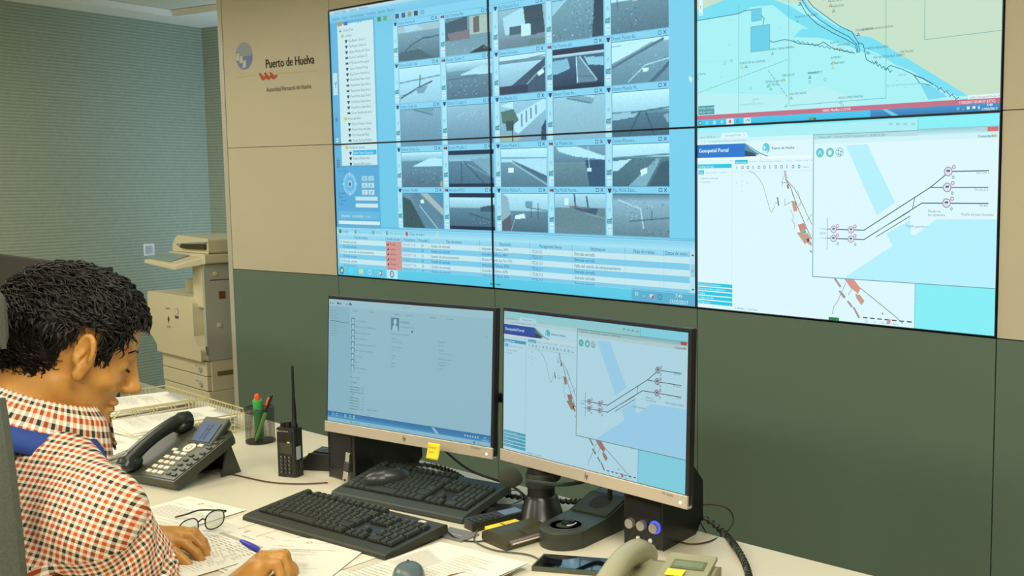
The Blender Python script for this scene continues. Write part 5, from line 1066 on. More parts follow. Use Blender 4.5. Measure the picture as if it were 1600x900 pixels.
# ------------------------------------------------------------------ beige phone at bottom edge
bp_ = thing('desk_phone', 'beige desk telephone with curved handset at the bottom edge', 'telephone', (-1.212,1.268,DZ), 0.42)
bg = mat('phone_beige', (150,148,118), 0.38); bg2 = mat('phone_beige_dark', (104,108,76), 0.45)
b_ = MB(); b_.prism([(-0.10,0.0),(0.11,0.0),(0.11,0.052),(0.085,0.058),(-0.04,0.034),(-0.10,0.022)],-0.10,0.092,'x'); b_.build('base', bg, bp_, bevel=0.006, seg=3)
b_ = MB(); b_.prism([(0.02,0.049),(0.106,0.064),(0.106,0.072),(0.02,0.056)],0.0,0.086,'x'); b_.build('display_housing', bg, bp_, bevel=0.003)
b_ = MB(); T9 = Matrix.Translation((0.045,0.066,0.0655))@Matrix.Rotation(0.18,4,'X'); b_.T = T9; b_.box((-0.030,-0.014,0),(0.030,0.014,0.001)); b_.build('display_frame', bg2, bp_)
b_ = MB(); b_.T = T9; b_.box((-0.026,-0.009,0.001),(0.026,0.008,0.0016)); b_.build('display', mat('lcd_green',(116,128,100),0.2), bp_)
b_ = MB(); b_.T = Matrix.Translation((0.03,0.034,0.0615))@Matrix.Rotation(0.18,4,'X'); b_.box((-0.016,-0.01,0),(0.016,0.01,0.001)); b_.build('label', yel, bp_)
P = bez([(-0.055,-0.10,0.046),(-0.055,-0.07,0.068),(-0.055,0.0,0.084),(-0.055,0.07,0.077),(-0.055,0.105,0.056)],30)
mb = MB(); mb.tube([tuple(p) for p in P],[0.021+0.008*abs(i/(len(P)-1)*2-1)**2 for i in range(len(P))],18); mb.sphere((-0.055,-0.088,0.048),(0.028,0.028,0.020)).sphere((-0.055,0.088,0.052),(0.028,0.028,0.020)); mb.build('handset', mat('handset_beige',(160,158,130),0.3), bp_)
b_ = MB(); b_.box((-0.072,-0.055,0.024),(-0.038,0.045,0.042)); b_.build('cradle', bg2, bp_, bevel=0.006)
for r in range(4):
    for c in range(3): MB().box((0.0+c*0.024,-0.075+r*0.02,0.028+r*0.0045),(0.016+c*0.024,-0.062+r*0.02,0.037+r*0.0045)).build('key', bg2, bp_, bevel=0.0015)
cd_ = MB(); hx = []
for i in range(240):
    t_ = i/239; a = t_*2*PI*17; cx_ = -0.052+0.075*t_; cy_ = -0.055-0.01*math.sin(t_*PI); cz_ = 0.052+0.012*math.sin(t_*PI)
    hx.append((cx_,cy_+0.011*math.cos(a),cz_+0.011*math.sin(a)))
cd_.tube(hx,0.0014,6); cd_.build('coiled_cord', gry, bp_)
# ------------------------------------------------------------------ cables
def cable(name, label, pts, r, m_, loc0=None, n_=40, wrap=None):
    P = bez(pts, n_); o0 = P[0].copy(); mb = MB(); mb.tube([tuple(p-o0) for p in P], r, 8); 
    root = thing(name, label, 'cable', tuple(o0)); mb.build('cord', m_, root)
    if wrap:
        L_ = [0]
        for i in range(1,len(P)): L_.append(L_[-1]+(P[i]-P[i-1]).length)
        N_ = int(L_[-1]/0.0012); w_ = MB(); pts2 = []
        for k in range(N_):
            s_ = L_[-1]*k/N_; i = max(j for j in range(len(L_)) if L_[j] <= s_); i = min(i,len(P)-2); f_ = (s_-L_[i])/max(1e-6,L_[i+1]-L_[i]); c_ = P[i].lerp(P[i+1],f_)
            t_ = (P[i+1]-P[i]).normalized(); a_ = t_.cross(Vector((0,0,1))).normalized(); b2 = t_.cross(a_); g = s_/wrap*2*PI
            pts2.append(tuple(c_-o0+(a_*math.cos(g)+b2*math.sin(g))*(r+0.0012)))
        w_.tube(pts2,0.0016,5); w_.build('spiral_wrap', mat('wrap_black',(40,42,34),0.35), root)
    return root
cb = mat('cable_black', (26,22,18), 0.5); mar = mat('cable_maroon', (84,36,26), 0.5); oli = mat('cable_olive', (70,78,66), 0.45)
Zc = DZ+0.003
cable('phone_cable','thin maroon cable running from dark phone to left speaker',[(-2.64,1.15,Zc+0.01),(-2.60,1.185,Zc),onz(420,753,Zc),onz(470,756,Zc),onz(512,754,Zc)],0.0018,mar)
cable('spiral_cable','cable bundle in black spiral wrap behind the raised keyboard',[onz(600,716,Zc+0.04),onz(625,725,Zc+0.02),onz(670,727,Zc+0.01),onz(705,737,Zc+0.006),onz(745,760,Zc+0.004),onz(800,775,Zc+0.01),onz(880,783,Zc+0.01),onz(925,783,Zc+0.03)],0.0045,cb,n_=56,wrap=0.016)
cable('spiral_cable','spiral wrapped cable bundle leaving the right speaker along the wall',[atd(1070,795,2.19),atd(1105,812,2.19),atd(1130,832,2.17),onz(1150,855,Zc+0.008),onz(1164,880,Zc+0.002),onz(1171,905,Zc+0.002),onz(1172,935,Zc+0.002)],0.0048,oli,n_=56,wrap=0.014)
cable('cable_loop','thin dark cable looping up in front of the wall, right speaker',[onz(1058,846,Zc),onz(1080,850,Zc),onz(1108,846,Zc),atd(1134,832,2.18),atd(1146,812,2.2),atd(1136,794,2.2),atd(1110,788,2.2),atd(1085,792,2.2),atd(1068,797,2.2)],0.0017,mat('cable_brown',(64,34,26),0.5),n_=64)
cable('thin_cable','thin black cable hanging behind the right speaker',[atd(1080,786,2.22),atd(1092,812,2.2),onz(1103,832,Zc)],0.0014,cb)
cable('mouse_cable','thin grey cable looping from keyboard past cordless phone to wallet',[onz(800,766,Zc+0.015),onz(811,768,Zc+0.022),onz(815,781,Zc+0.01),onz(795,790,Zc+0.006),onz(757,812,Zc+0.004),onz(742,838,Zc),onz(745,848,Zc),onz(775,860,Zc),onz(830,868,Zc),onz(860,888,Zc)],0.0016,oli,n_=80)
cable('keyboard_cable','dark cable from near keyboard running toward the wallet',[onz(693,826,Zc+0.01),onz(715,842,Zc),onz(745,846,Zc),onz(772,842,Zc)],0.0017,cb)
cable('charging_cable','brown cable crossing the log sheet at the bottom edge',[onz(700,900,Zc+0.01),onz(730,895,Zc+0.008),onz(770,898,Zc+0.006),onz(800,905,Zc+0.004)],0.0020,mat('cable_tan',(120,74,46),0.5))
cable('monitor_cable','black cable hanging between pole and left monitor back',[atd(690,700,2.6),atd(735,735,2.5),atd(800,760,2.45),atd(835,790,2.4)],0.003,cb)
# ================================================================== photocopier by the partition end
pr = thing('photocopier', 'large cream office photocopier standing beside the partition end', 'photocopier', (-6.10,2.42,0), 0.0)
pcm = mat('copier_cream', (214,204,170), 0.45); pcg = mat('copier_grey', (176,178,160), 0.5); pcd = mat('copier_seam', (70,58,40), 0.6); pcp = mat('copier_panel', (140,160,158), 0.3)
X1 = 0.565
MB().box((0.0,0,0.06),(X1,0.60,0.395)).build('base_cabinet', pcm, pr, bevel=0.006)
MB().box((0.03,0.03,0.0),(X1-0.03,0.57,0.06)).build('plinth', pcd, pr)
for z0,z1 in ((0.399,0.474),(0.478,0.555)):
    d_ = MB().box((0.0,-0.004,z0),(X1-0.005,0.025,z1)).build('paper_drawer', pcm, pr, bevel=0.004)
    MB().lathe([(0.018,0),(0.016,0.008),(0.006,0.008),(0.005,0.004),(0,0.004)],24,(X1-0.075,-0.004,(z0+z1)/2-0.004),(0,-1,0)).build('drawer_latch', pcg, d_)
    MB().box((X1-0.14,-0.0052,(z0+z1)/2+0.004),(X1-0.115,-0.0035,(z0+z1)/2+0.010)).build('size_mark', mat('copier_mark',(150,140,110),0.6), d_)
MB().box((0.004,0.02,0.395),(X1,0.60,0.56)).build('drawer_body', pcm, pr, bevel=0.004)
MB().box((X1-0.001,0.05,0.475),(X1+0.0015,0.20,0.50)).build('side_recess', mat('recess_olive',(108,104,50),0.6), pr)
# front cover with overhanging left shoulder
fc = MB(); fc.prism([(-0.10,0.66),(-0.10,0.87),(-0.085,0.895),(X1-0.12,0.895),(X1-0.08,0.865),(X1-0.08,0.69),(X1-0.04,0.64),(X1-0.005,0.62),(X1-0.005,0.562),(0.0,0.562),(0.0,0.60),(-0.06,0.64)],-0.03,0.30,'y'); fc.build('front_cover', pcm, pr, bevel=0.012, seg=3)
MB().box((0.0,0.02,0.56),(X1,0.60,0.885)).build('engine_body', pcg, pr, bevel=0.006)
MB().prism([(0.10,0.885),(0.34,0.885),(0.34,0.955),(0.13,0.965),(0.10,0.95)],0.10,0.50,'y').build('exit_tray', pcm, pr, bevel=0.006)
MB().box((X1-0.135,0.0,0.84),(X1-0.02,0.10,1.075)).build('front_column', pcm, pr, bevel=0.006)
sd = MB().box((X1-0.02,0.0,0.56),(X1+0.004,0.60,1.075)).build('side_panel', pcg, pr, bevel=0.003)
MB().box((X1-0.14,0.10,0.885),(X1-0.02,0.60,1.075)).build('rear_tower', pcg, pr, bevel=0.004)
for z in (0.985,0.80,0.66): MB().box((X1+0.0035,0.03 if z > .9 else 0.22,z),(X1+0.0055,0.58,z+0.004)).build('seam', pcd, sd)
MB().box((X1+0.0035,0.075,0.885),(X1+0.0055,0.11,0.925)).build('warning_label', mat('label_brown',(120,70,30),0.6), sd)
MB().lathe([(0.012,0),(0.01,0.006),(0,0.006)],16,(X1+0.004,0.07,0.745),(1,0,0)).build('release_lever', pcm, sd)
MB().lathe([(0.012,0),(0.01,0.006),(0,0.006)],16,(X1+0.004,0.06,1.02),(1,0,0)).build('hinge_cap', pcm, sd)
MB().box((X1-0.012,0.0,0.59),(X1+0.0055,0.006,0.64)).build('grip_slot', mat('copier_mark',(150,140,110),0.6), pr)
sc2 = MB(); sc2.prism([(0.15,1.075),(X1+0.03,1.075),(X1+0.03,1.125),(0.15,1.125)],0.0,0.58,'y'); sc2.build('scanner_body', pcm, pr, bevel=0.008)
cpn = MB(); cpn.add([(0.09,-0.11,1.062),(X1-0.06,-0.12,1.045),(X1+0.03,0.02,1.075),(0.13,0.02,1.085),(0.09,-0.11,1.082),(X1-0.06,-0.12,1.072),(X1+0.03,0.02,1.118),(0.13,0.02,1.118)],[(0,3,2,1),(4,5,6,7),(0,1,5,4),(1,2,6,5),(2,3,7,6),(3,0,4,7)]); cpn.build('control_panel', pcm, pr, bevel=0.005)
MB().add([(0.12,-0.095,1.0895),(0.40,-0.10,1.084),(0.43,-0.01,1.115),(0.16,-0.01,1.1175)],[(0,1,2,3)]).build('touch_panel', pcp, pr, solid=0.002)
ad_ = MB(); ad_.prism([(0.15,1.127),(X1+0.03,1.127),(X1+0.03,1.205),(0.23,1.215),(0.19,1.20),(0.155,1.165)],0.02,0.56,'y'); ad_.build('document_feeder', pcm, pr, bevel=0.012, seg=3)
tr_ = MB(); tr_.add([(0.22,0.012,1.168),(X1+0.02,0.012,1.19),(X1+0.02,0.40,1.245),(0.22,0.40,1.225),(0.22,0.012,1.160),(X1+0.02,0.012,1.182),(X1+0.02,0.40,1.237),(0.22,0.40,1.217)],[(0,1,2,3),(7,6,5,4),(0,4,5,1),(1,5,6,2),(2,6,7,3),(3,7,4,0)]); tr_.build('feeder_tray', pcp, pr)
MB().prism([(0.27,1.150),(0.36,1.146),(X1+0.01,1.150),(X1+0.01,1.176),(0.30,1.170)],0.006,0.02,'y').build('feeder_slot', mat('slot_dark',(60,50,24),0.8), pr)
lc_ = Canvas(); lc_.text('Canon',0,20,22,(120,104,80)); lc_.build('maker_name',(0,0,165,125),0.17,0.13,ink_mat('copier_ink'),pr,loc=(0.14,-0.0312,0.70),eps=6e-5); lc_ = Canvas(); lc_.disc(34,72,11,(60,46,34)); lc_.poly([(30,60),(40,52),(36,72)],(60,46,34)); lc_.poly([(28,84),(38,80),(34,96)],(60,46,34)); lc_.build('round_mark',(0,0,165,125),0.17,0.13,ink_mat('copier_ink'),pr,loc=(0.14,-0.0312,0.70),eps=6e-5); lc_ = Canvas(); lc_.text('iR3300',8,118,18,(150,136,110))
lc_.build('model_name',(0,0,165,125),0.17,0.13,ink_mat('copier_ink'),pr,loc=(0.14,-0.0312,0.70),eps=6e-5); lc_ = Canvas()
lc_.rect(118,0,160,60,(92,74,60)); lc_.rect(118,0,158,42,(214,208,190)); lc_.ring(139,22,16,4,(170,160,140)); lc_.line([(126,40),(152,44)],5,(226,222,206))
lc_.build('round_sticker',(0,0,165,125),0.17,0.13,ink_mat('copier_ink'),pr,loc=(0.14,-0.0312,0.70),eps=6e-5)
# ================================================================== dark divider behind his head
dv = thing('desk_divider', 'dark fabric desk divider panel behind the man’s head', 'divider', (-4.45,1.36,DZ), 0.0)
MB().box((-0.62,-0.012,0.0),(0.60,0.012,0.452)).build('panel', mat('divider_black',(28,23,14),0.8,bump=0.3,bscale=600), dv, bevel=0.003)
MB().box((0.596,-0.014,0.0),(0.608,0.014,0.456)).build('end_strip', mat('divider_edge',(44,38,26),0.4), dv)
for x in (-0.45,0.45): MB().box((x,-0.03,0.0),(x+0.06,0.03,0.02)).build('clamp', blk, dv, bevel=0.003)
# ================================================================== office chair behind the man
fab = mat('chair_fabric', (74,80,70), 0.9, bump=0.5, bscale=500, noise=0.1, nscale=200); fab2 = mat('chair_piping', (52,54,44), 0.8)
chx = thing('office_chair', 'dark grey fabric office chair with headrest behind the man', 'chair', (-1.78,0.22,0), 0.0)
# ================================================================== the man
class SDF:
    def __init__(s, lo, hi, h):
        s.lo = np.array(lo, float); s.h = h; s.n = np.ceil((np.array(hi)-s.lo)/h).astype(int)+1
        s.f = np.full(s.n, 1.0, dtype=np.float32)
    def _sub(s, a, b):
        i0 = np.maximum(0, np.floor((a-s.lo)/s.h).astype(int)); i1 = np.minimum(s.n, np.ceil((b-s.lo)/s.h).astype(int)+1)
        sl = tuple(slice(i0[k], i1[k]) for k in range(3))
        g = [ (s.lo[k]+s.h*np.arange(i0[k], i1[k])).astype(np.float32) for k in range(3)]
        return sl, g[0][:,None,None], g[1][None,:,None], g[2][None,None,:]
    def blend(s, sl, d, k, cut=False):
        f = s.f[sl]
        if cut:
            h = np.clip(0.5-0.5*(f+d)/k, 0, 1); s.f[sl] = f*(1-h)-d*h+k*h*(1-h)
        else:
            h = np.clip(0.5+0.5*(f-d)/k, 0, 1); s.f[sl] = f*(1-h)+d*h-k*h*(1-h)
    def cap(s, a, b, ra, rb, k=0.01, cut=False):
        a = np.array(a, float); b = np.array(b, float); m = max(ra, rb)+k*2+0.012
        sl, X, Y, Z = s._sub(np.minimum(a,b)-m, np.maximum(a,b)+m)
        ab = b-a; L = ab@ab+1e-12
        t = np.clip(((X-a[0])*ab[0]+(Y-a[1])*ab[1]+(Z-a[2])*ab[2])/L, 0, 1)
        d = np.sqrt((X-a[0]-t*ab[0])**2+(Y-a[1]-t*ab[1])**2+(Z-a[2]-t*ab[2])**2)-(ra+(rb-ra)*t)
        s.blend(sl, d.astype(np.float32), k, cut); return s
    def ell(s, c, r, R=None, k=0.01, cut=False):
        c = np.array(c, float); r = np.array(r, float); m = r.max()+k*2+0.012
        sl, X, Y, Z = s._sub(c-m, c+m); x, y, z = X-c[0], Y-c[1], Z-c[2]
        if R is not None: x, y, z = (R[0][0]*x+R[1][0]*y+R[2][0]*z, R[0][1]*x+R[1][1]*y+R[2][1]*z, R[0][2]*x+R[1][2]*y+R[2][2]*z)
        k0 = np.sqrt((x/r[0])**2+(y/r[1])**2+(z/r[2])**2); k1 = np.sqrt((x/r[0]**2)**2+(y/r[1]**2)**2+(z/r[2]**2)**2)+1e-9
        d = k0*(k0-1)/k1
        s.blend(sl, d.astype(np.float32), k, cut); return s
    def mesh(s):
        f = s.f; ins = f < 0
        c = np.zeros(np.array(f.shape)-1, dtype=np.int8)
        for dx in (0,1):
            for dy in (0,1):
                for dz in (0,1): c += ins[dx:f.shape[0]-1+dx, dy:f.shape[1]-1+dy, dz:f.shape[2]-1+dz]
        idx = np.argwhere((c > 0) & (c < 8)); 
        vid = np.full(c.shape, -1, dtype=np.int32); vid[tuple(idx.T)] = np.arange(len(idx))
        acc = np.zeros((len(idx),3)); cnt = np.zeros(len(idx))
        cor = [(i,j,k) for i in (0,1) for j in (0,1) for k in (0,1)]
        for a in cor:
            for ax in range(3):
                if a[ax]: continue
                b = list(a); b[ax] = 1
                fa = f[tuple((idx+a).T)]; fb = f[tuple((idx+b).T)]; m = (fa < 0) != (fb < 0)
                t = np.where(m, fa/(fa-fb+1e-12), 0); p = np.array(a)[None,:]+np.zeros((len(idx),3)); p[:,ax] = t
                acc[m] += p[m]; cnt[m] += 1
        V = s.lo+(idx+acc/cnt[:,None])*s.h
        F = []
        for ax in range(3):
            o1, o2 = [(1,2),(2,0),(0,1)][ax]
            sl_a = [slice(None)]*3; sl_b = [slice(None)]*3; sl_a[ax] = slice(0,-1); sl_b[ax] = slice(1,None)
            e = ins[tuple(sl_a)] != ins[tuple(sl_b)]; E = np.argwhere(e)
            E = E[(E[:,o1] > 0) & (E[:,o2] > 0) & (E[:,o1] < f.shape[o1]-1) & (E[:,o2] < f.shape[o2]-1)]
            u = np.zeros(3,int); u[o1] = 1; w_ = np.zeros(3,int); w_[o2] = 1
            q = [vid[tuple((E-u-w_).T)], vid[tuple((E-w_).T)], vid[tuple(E.T)], vid[tuple((E-u).T)]]
            q = np.stack(q, 1); flip = ~ins[tuple(E.T)]; q[flip] = q[flip][:, ::-1]; F.append(q)
        F = np.concatenate(F); F = F[(F >= 0).all(1)]
        return V, F
def np_mesh(name, V, F, m, parent=None, smooth=True):
    me = bpy.data.meshes.new(name); me.vertices.add(len(V)); me.vertices.foreach_set('co', np.asarray(V,dtype=np.float32).ravel())
    me.loops.add(F.size); me.loops.foreach_set('vertex_index', F.astype(np.int32).ravel())
    me.polygons.add(len(F)); me.polygons.foreach_set('loop_start', np.arange(0,F.size,F.shape[1],dtype=np.int32))
    me.materials.append(m); me.update(calc_edges=True); me.validate()
    me.polygons.foreach_set('use_smooth', [smooth]*len(me.polygons))
    o = bpy.data.objects.new(name, me); COL.objects.link(o)
    if parent: o.parent = parent
    return o
def V3(*a): return np.array(a, float)
def unit(v): return v/np.linalg.norm(v)
# ---- joints (world)
HC = V3(*atd(113,537,1.68))                 # head centre
fx = unit(V3(0.34,0.94,0)); pitch_ = math.radians(21)
F_ = unit(fx*math.cos(pitch_)-V3(0,0,1)*math.sin(pitch_)); R_h = unit(np.cross(F_, V3(0,0,1))); U_ = np.cross(R_h, F_)   # forward, right, up of the head
HR = np.stack([R_h, F_, U_], 1)             # columns: right, forward, up
def hp(r, f, u): return HC+R_h*r+F_*f+U_*u
NB = V3(*atd(48,700,1.63))                 # neck base
SR = V3(*atd(150,812,1.50)); SL = V3(-2.03,0.62,1.01)
ER = V3(*atd(216,965,1.60)); WR = V3(*atd(348,940,1.81)); 
EL = V3(-2.30,0.745,0.800); WL = V3(*onz(222,842,0.785))
PV = V3(-1.86,0.34,0.50); CH = V3(-1.85,0.50,0.90)
skin = bpy.data.materials.new('skin'); skin.use_nodes = True; nt = skin.node_tree; b = nt.nodes['Principled BSDF']
b.inputs['Roughness'].default_value = 0.45; b.inputs['Subsurface Weight'].default_value = 0.08; b.inputs['Subsurface Radius'].default_value = (0.01,0.004,0.002); b.inputs['Subsurface Scale'].default_value = 0.5
tcn = nt.nodes.new('ShaderNodeTexCoord'); nn = nt.nodes.new('ShaderNodeTexNoise'); nn.inputs['Scale'].default_value = 35; nn.inputs['Detail'].default_value = 5; nt.links.new(tcn.outputs['Object'], nn.inputs[0])
rp = nt.nodes.new('ShaderNodeValToRGB'); rp.color_ramp.elements[0].position = .3; rp.color_ramp.elements[1].position = .75; rp.color_ramp.elements[0].color = (*L3((178,124,56)),1); rp.color_ramp.elements[1].color = (*L3((198,146,72)),1)
nt.links.new(nn.outputs['Fac'], rp.inputs[0]); nt.links.new(rp.outputs[0], b.inputs['Base Color'])
B = SDF((-2.62,0.16,0.40),(-1.52,1.14,1.42),0.0032)
# head
B.ell(hp(0,-0.012,0.022),(0.074,0.096,0.088),HR,0.02)      # cranium
B.ell(hp(0,0.018,-0.036),(0.062,0.072,0.080),HR,0.03)      # face mass
B.ell(hp(0,0.048,0.035),(0.055,0.040,0.040),HR,0.02)       # forehead
B.cap(hp(-0.047,0.002,-0.060),hp(-0.012,0.066,-0.108),0.022,0.017,0.02).cap(hp(0.047,0.002,-0.060),hp(0.012,0.066,-0.108),0.022,0.017,0.02)  # jaw
B.ell(hp(0,0.073,-0.110),(0.020,0.016,0.016),HR,0.014)     # chin
B.cap(hp(-0.028,0.080,0.010),hp(0.028,0.080,0.010),0.010,0.010,0.010)     # brow
for s_ in (-1,1):
    B.ell(hp(0.031*s_,0.088,-0.009),(0.016,0.010,0.010),HR,0.008,cut=True)   # socket
    B.ell(hp(0.030*s_,0.074,-0.009),(0.0125,0.0125,0.0115),HR,0.003)       # lid and ball
    B.ell(hp(0.040*s_,0.062,-0.036),(0.018,0.018,0.016),HR,0.014)          # cheek
B.cap(hp(0,0.087,0.002),hp(0,0.105,-0.042),0.0075,0.0105,0.008)           # nose bridge
B.ell(hp(0,0.106,-0.045),(0.0115,0.012,0.0095),HR,0.006)
for s_ in (-1,1): B.ell(hp(0.011*s_,0.096,-0.049),(0.0065,0.0095,0.007),HR,0.005); B.ell(hp(0.0065*s_,0.100,-0.0555),(0.003,0.004,0.003),HR,0.002,cut=True)
B.ell(hp(0,0.084,-0.074),(0.021,0.010,0.0058),HR,0.004); B.ell(hp(0,0.082,-0.086),(0.018,0.010,0.0068),HR,0.004)  # lips
B.ell(hp(0,0.094,-0.0803),(0.019,0.007,0.0012),HR,0.002,cut=True)
for s_ in (-1,1):
    e0 = hp(0.073*s_,-0.014,-0.020); tip = R_h*s_
    # ear: rim, bowl, lobe
    eR = np.stack([unit(R_h*s_*0.45+F_*-0.25+U_*0.0), unit(F_*0.95+U_*-0.22), unit(U_*0.97+F_*-0.05)],1)
    er = unit(F_*-1.0+U_*0.15); 
    cen = hp(0.076*s_,0.024,-0.002); out = unit(R_h*s_*0.8-F_*0.45)
    B.ell(cen+out*0.004,(0.0105,0.0145,0.032),np.stack([out,unit(F_-out*(F_@out)),U_],1),0.006)
    pts_ = [cen+out*0.011+unit(F_-out*(F_@out))*(0.0125*math.cos(a)-0.001)+U_*(0.028*math.sin(a)+0.003) for a in np.linspace(-0.25,3.7,12)]
    for p,q in zip(pts_[:-1],pts_[1:]): B.cap(p,q,0.0038,0.0038,0.003)
    B.ell(cen+out*0.008-U_*0.031,(0.005,0.009,0.010),HR,0.005)
    B.ell(cen+out*0.0155+F_*0.001+U_*0.001,(0.0105,0.0085,0.018),np.stack([out,unit(F_-out*(F_@out)),U_],1),0.003,cut=True)
    B.ell(cen+out*0.009+F_*0.013-U_*0.006,(0.005,0.0035,0.007),HR,0.002); B.cap(cen+out*0.009+F_*0.002+U_*0.016,cen+out*0.009-F_*0.008-U_*0.012,0.0032,0.003,0.004)
# neck, torso
nk = hp(0,-0.035,-0.065)
B.cap(nk,NB,0.052,0.062,0.03); B.cap(nk+F_*0.03,NB+V3(0,0.035,0.02),0.040,0.045,0.03)
B.cap(NB,SR*0.72+NB*0.28,0.060,0.050,0.03).cap(NB,SL*0.72+NB*0.28,0.060,0.050,0.03)
B.cap(CH+V3(-0.10,0,0.02),CH+V3(0.10,-0.02,0.02),0.10,0.10,0.05); B.cap(CH,PV+V3(0,0.02,0.12),0.115,0.12,0.06); B.cap(PV+V3(-0.07,0,0.03),PV+V3(0.07,0,0.03),0.115,0.115,0.06)
# arms
def limb(a, b_, c_, r0, r1, r2, r3):
    B.cap(a, b_, r0, r1, 0.02); m_ = b_*0.7+c_*0.3; B.cap(b_, m_, r1*0.95, r2, 0.015); B.cap(m_, c_, r2, r3, 0.012)
limb(SR, ER, WR, 0.050, 0.040, 0.042, 0.026); limb(SL, EL, WL, 0.050, 0.040, 0.040, 0.026)
def finger(pts, rs, k=0.004):
    for i in range(len(pts)-1): B.cap(pts[i], pts[i+1], rs[i], rs[i+1], k)
# right hand: a writing fist seen from the back; built in its own frame
def frame(o, fw, up):
    fw = unit(fw); rt = unit(np.cross(fw, up)); up = np.cross(rt, fw); return lambda r,f,u: o+rt*r+fw*f+up*u
K_ = V3(*atd(412,878,1.85))      # knuckle area
hf = frame(WR, K_-WR, V3(-0.45,-0.10,0.88))
HRt = lambda p: hf(*p)
LK = np.linalg.norm(K_-WR)
B.cap(hf(0.004,0,0),hf(-0.012,LK*.92,0.0),0.026,0.023,0.014).cap(hf(0,0.0,0),hf(0.026,LK*.85,-0.004),0.025,0.021,0.014).cap(hf(-0.006,0.02,-0.008),hf(-0.022,LK*.55,-0.014),0.022,0.018,0.012)
for i,(r,f,u) in enumerate(((-0.026,LK*.98,0.004),(-0.007,LK*1.06,0.006),(0.013,LK*1.04,0.003),(0.031,LK*.94,-0.004))):
    kn_ = hf(r,f,u); l1 = (0.034,0.036,0.032,0.026)[i]; rr_ = (0.0098,0.0102,0.0098,0.0088)[i]
    p1 = hf(r-0.001,f+l1*(.72 if i else .75),u-l1*(.62 if i else .55)); p2 = hf(r-0.004,f+l1*(.45 if i else .80),u-l1*1.28); p3 = hf(r-0.006,f+l1*(.05 if i else .70),u-l1*1.62)
    B.ell(kn_,(0.0115,0.0115,0.0115),None,0.008); finger([kn_,p1,p2,p3],[rr_+.0012,rr_,rr_*.9,rr_*.8])
t0_, t1_, t2_, t3_ = hf(-0.026,0.018,-0.014), hf(-0.040,LK*.55,-0.026), hf(-0.038,LK*.98,-0.036), hf(-0.028,LK*1.24,-0.046)
finger([t0_,t1_,t2_,t3_],[0.017,0.013,0.0105,0.0085],0.007)
# left hand: flat, palm down, fingers to the right of the picture
tipL = V3(*onz(322,866,0.762)); hl = frame(WL, tipL-WL, V3(0,0,1)); LL = np.linalg.norm(tipL-WL)
s_ = LL/0.185
B.cap(hl(0.0,0.0,0.004),hl(0.006,0.088*s_,0.012),0.024,0.018,0.014).cap(hl(0,0.0,0.004),hl(-0.026,0.080*s_,0.014),0.022,0.017,0.014).cap(hl(0.0,0.0,0.0),hl(0.026,0.078*s_,0.002),0.021,0.016,0.014)
fl = [(-0.034,0.080,0.016,0.052),(-0.014,0.088,0.018,0.060),(0.008,0.090,0.014,0.064),(0.028,0.082,0.006,0.058)]
for i,(r,f,u,l) in enumerate(fl):
    f *= s_; a_ = (-0.16,-0.05,0.03,0.12)[i]*0.6
    p0 = hl(r,f,u); p1 = hl(r+a_*.5*l, f+l*.52, u+0.004-0.002*i); p2 = hl(r+a_*.85*l, f+l*.90, u-0.012); p3 = hl(r+a_*l, f+l*1.15, -0.016+0.001*i if True else 0)
    finger([p0,p1,p2,p3],[0.0112,0.0098,0.0088,0.0075])
finger([hl(0.018,0.018,-0.004),hl(0.052,0.045,-0.012),hl(0.066,0.080,-0.016),hl(0.068,0.106,-0.020)],[0.017,0.0135,0.0115,0.0088],0.008)
Vb, Fb = B.mesh()
person = np_mesh('person', Vb, Fb, skin); tag(person, 'dark-haired man in a checked shirt leaning forward to write at the desk', 'person')
sm_ = person.modifiers.new('s','SMOOTH'); sm_.factor = 0.5; sm_.iterations = 2
# ---- shirt
def shirt_mat(nm):
    m = bpy.data.materials.new(nm); m.use_nodes = True; nt = m.node_tree; b = nt.nodes['Principled BSDF']; b.inputs['Roughness'].default_value = 0.85; b.inputs['Specular IOR Level'].default_value = 0.2
    tc = nt.nodes.new('ShaderNodeUVMap'); sp = nt.nodes.new('ShaderNodeSeparateXYZ'); nt.links.new(tc.outputs[0], sp.inputs[0]); cols = []
    for ax in 'XY':
        a = nt.nodes.new('ShaderNodeMath'); a.operation = 'FRACT'; nt.links.new(sp.outputs[ax], a.inputs[0])
        r = nt.nodes.new('ShaderNodeValToRGB'); r.color_ramp.interpolation = 'CONSTANT'; e = r.color_ramp.elements
        wcol = (*L3((238,228,206)),1); 
        e[0].position = 0; e[0].color = (*L3((54,50,34)),1); e[1].position = 0.27; e[1].color = wcol
        n1 = e.new(0.5); n1.color = (*L3((200,84,34)),1); n2 = e.new(0.77); n2.color = wcol
        nt.links.new(a.outputs[0], r.inputs[0]); cols.append(r)
    mx = nt.nodes.new('ShaderNodeMix'); mx.data_type = 'RGBA'; mx.blend_type = 'MIX'; mx.inputs[0].default_value = 0.5
    nt.links.new(cols[0].outputs[0], mx.inputs[6]); nt.links.new(cols[1].outputs[0], mx.inputs[7]); nt.links.new(mx.outputs[2], b.inputs['Base Color'])
    return m
plaid = shirt_mat('checked_cotton')
S_ = SDF((-2.50,0.14,0.40),(-1.52,1.0,1.20),0.005)
def S_cap(*a, **k): S_.cap(*a, **k)
S_cap(NB+V3(0,0,-0.015),SR*0.85+NB*0.15,0.078,0.064,k=0.03); S_cap(NB+V3(0,0,-0.015),SL*0.85+NB*0.15,0.078,0.064,k=0.03)
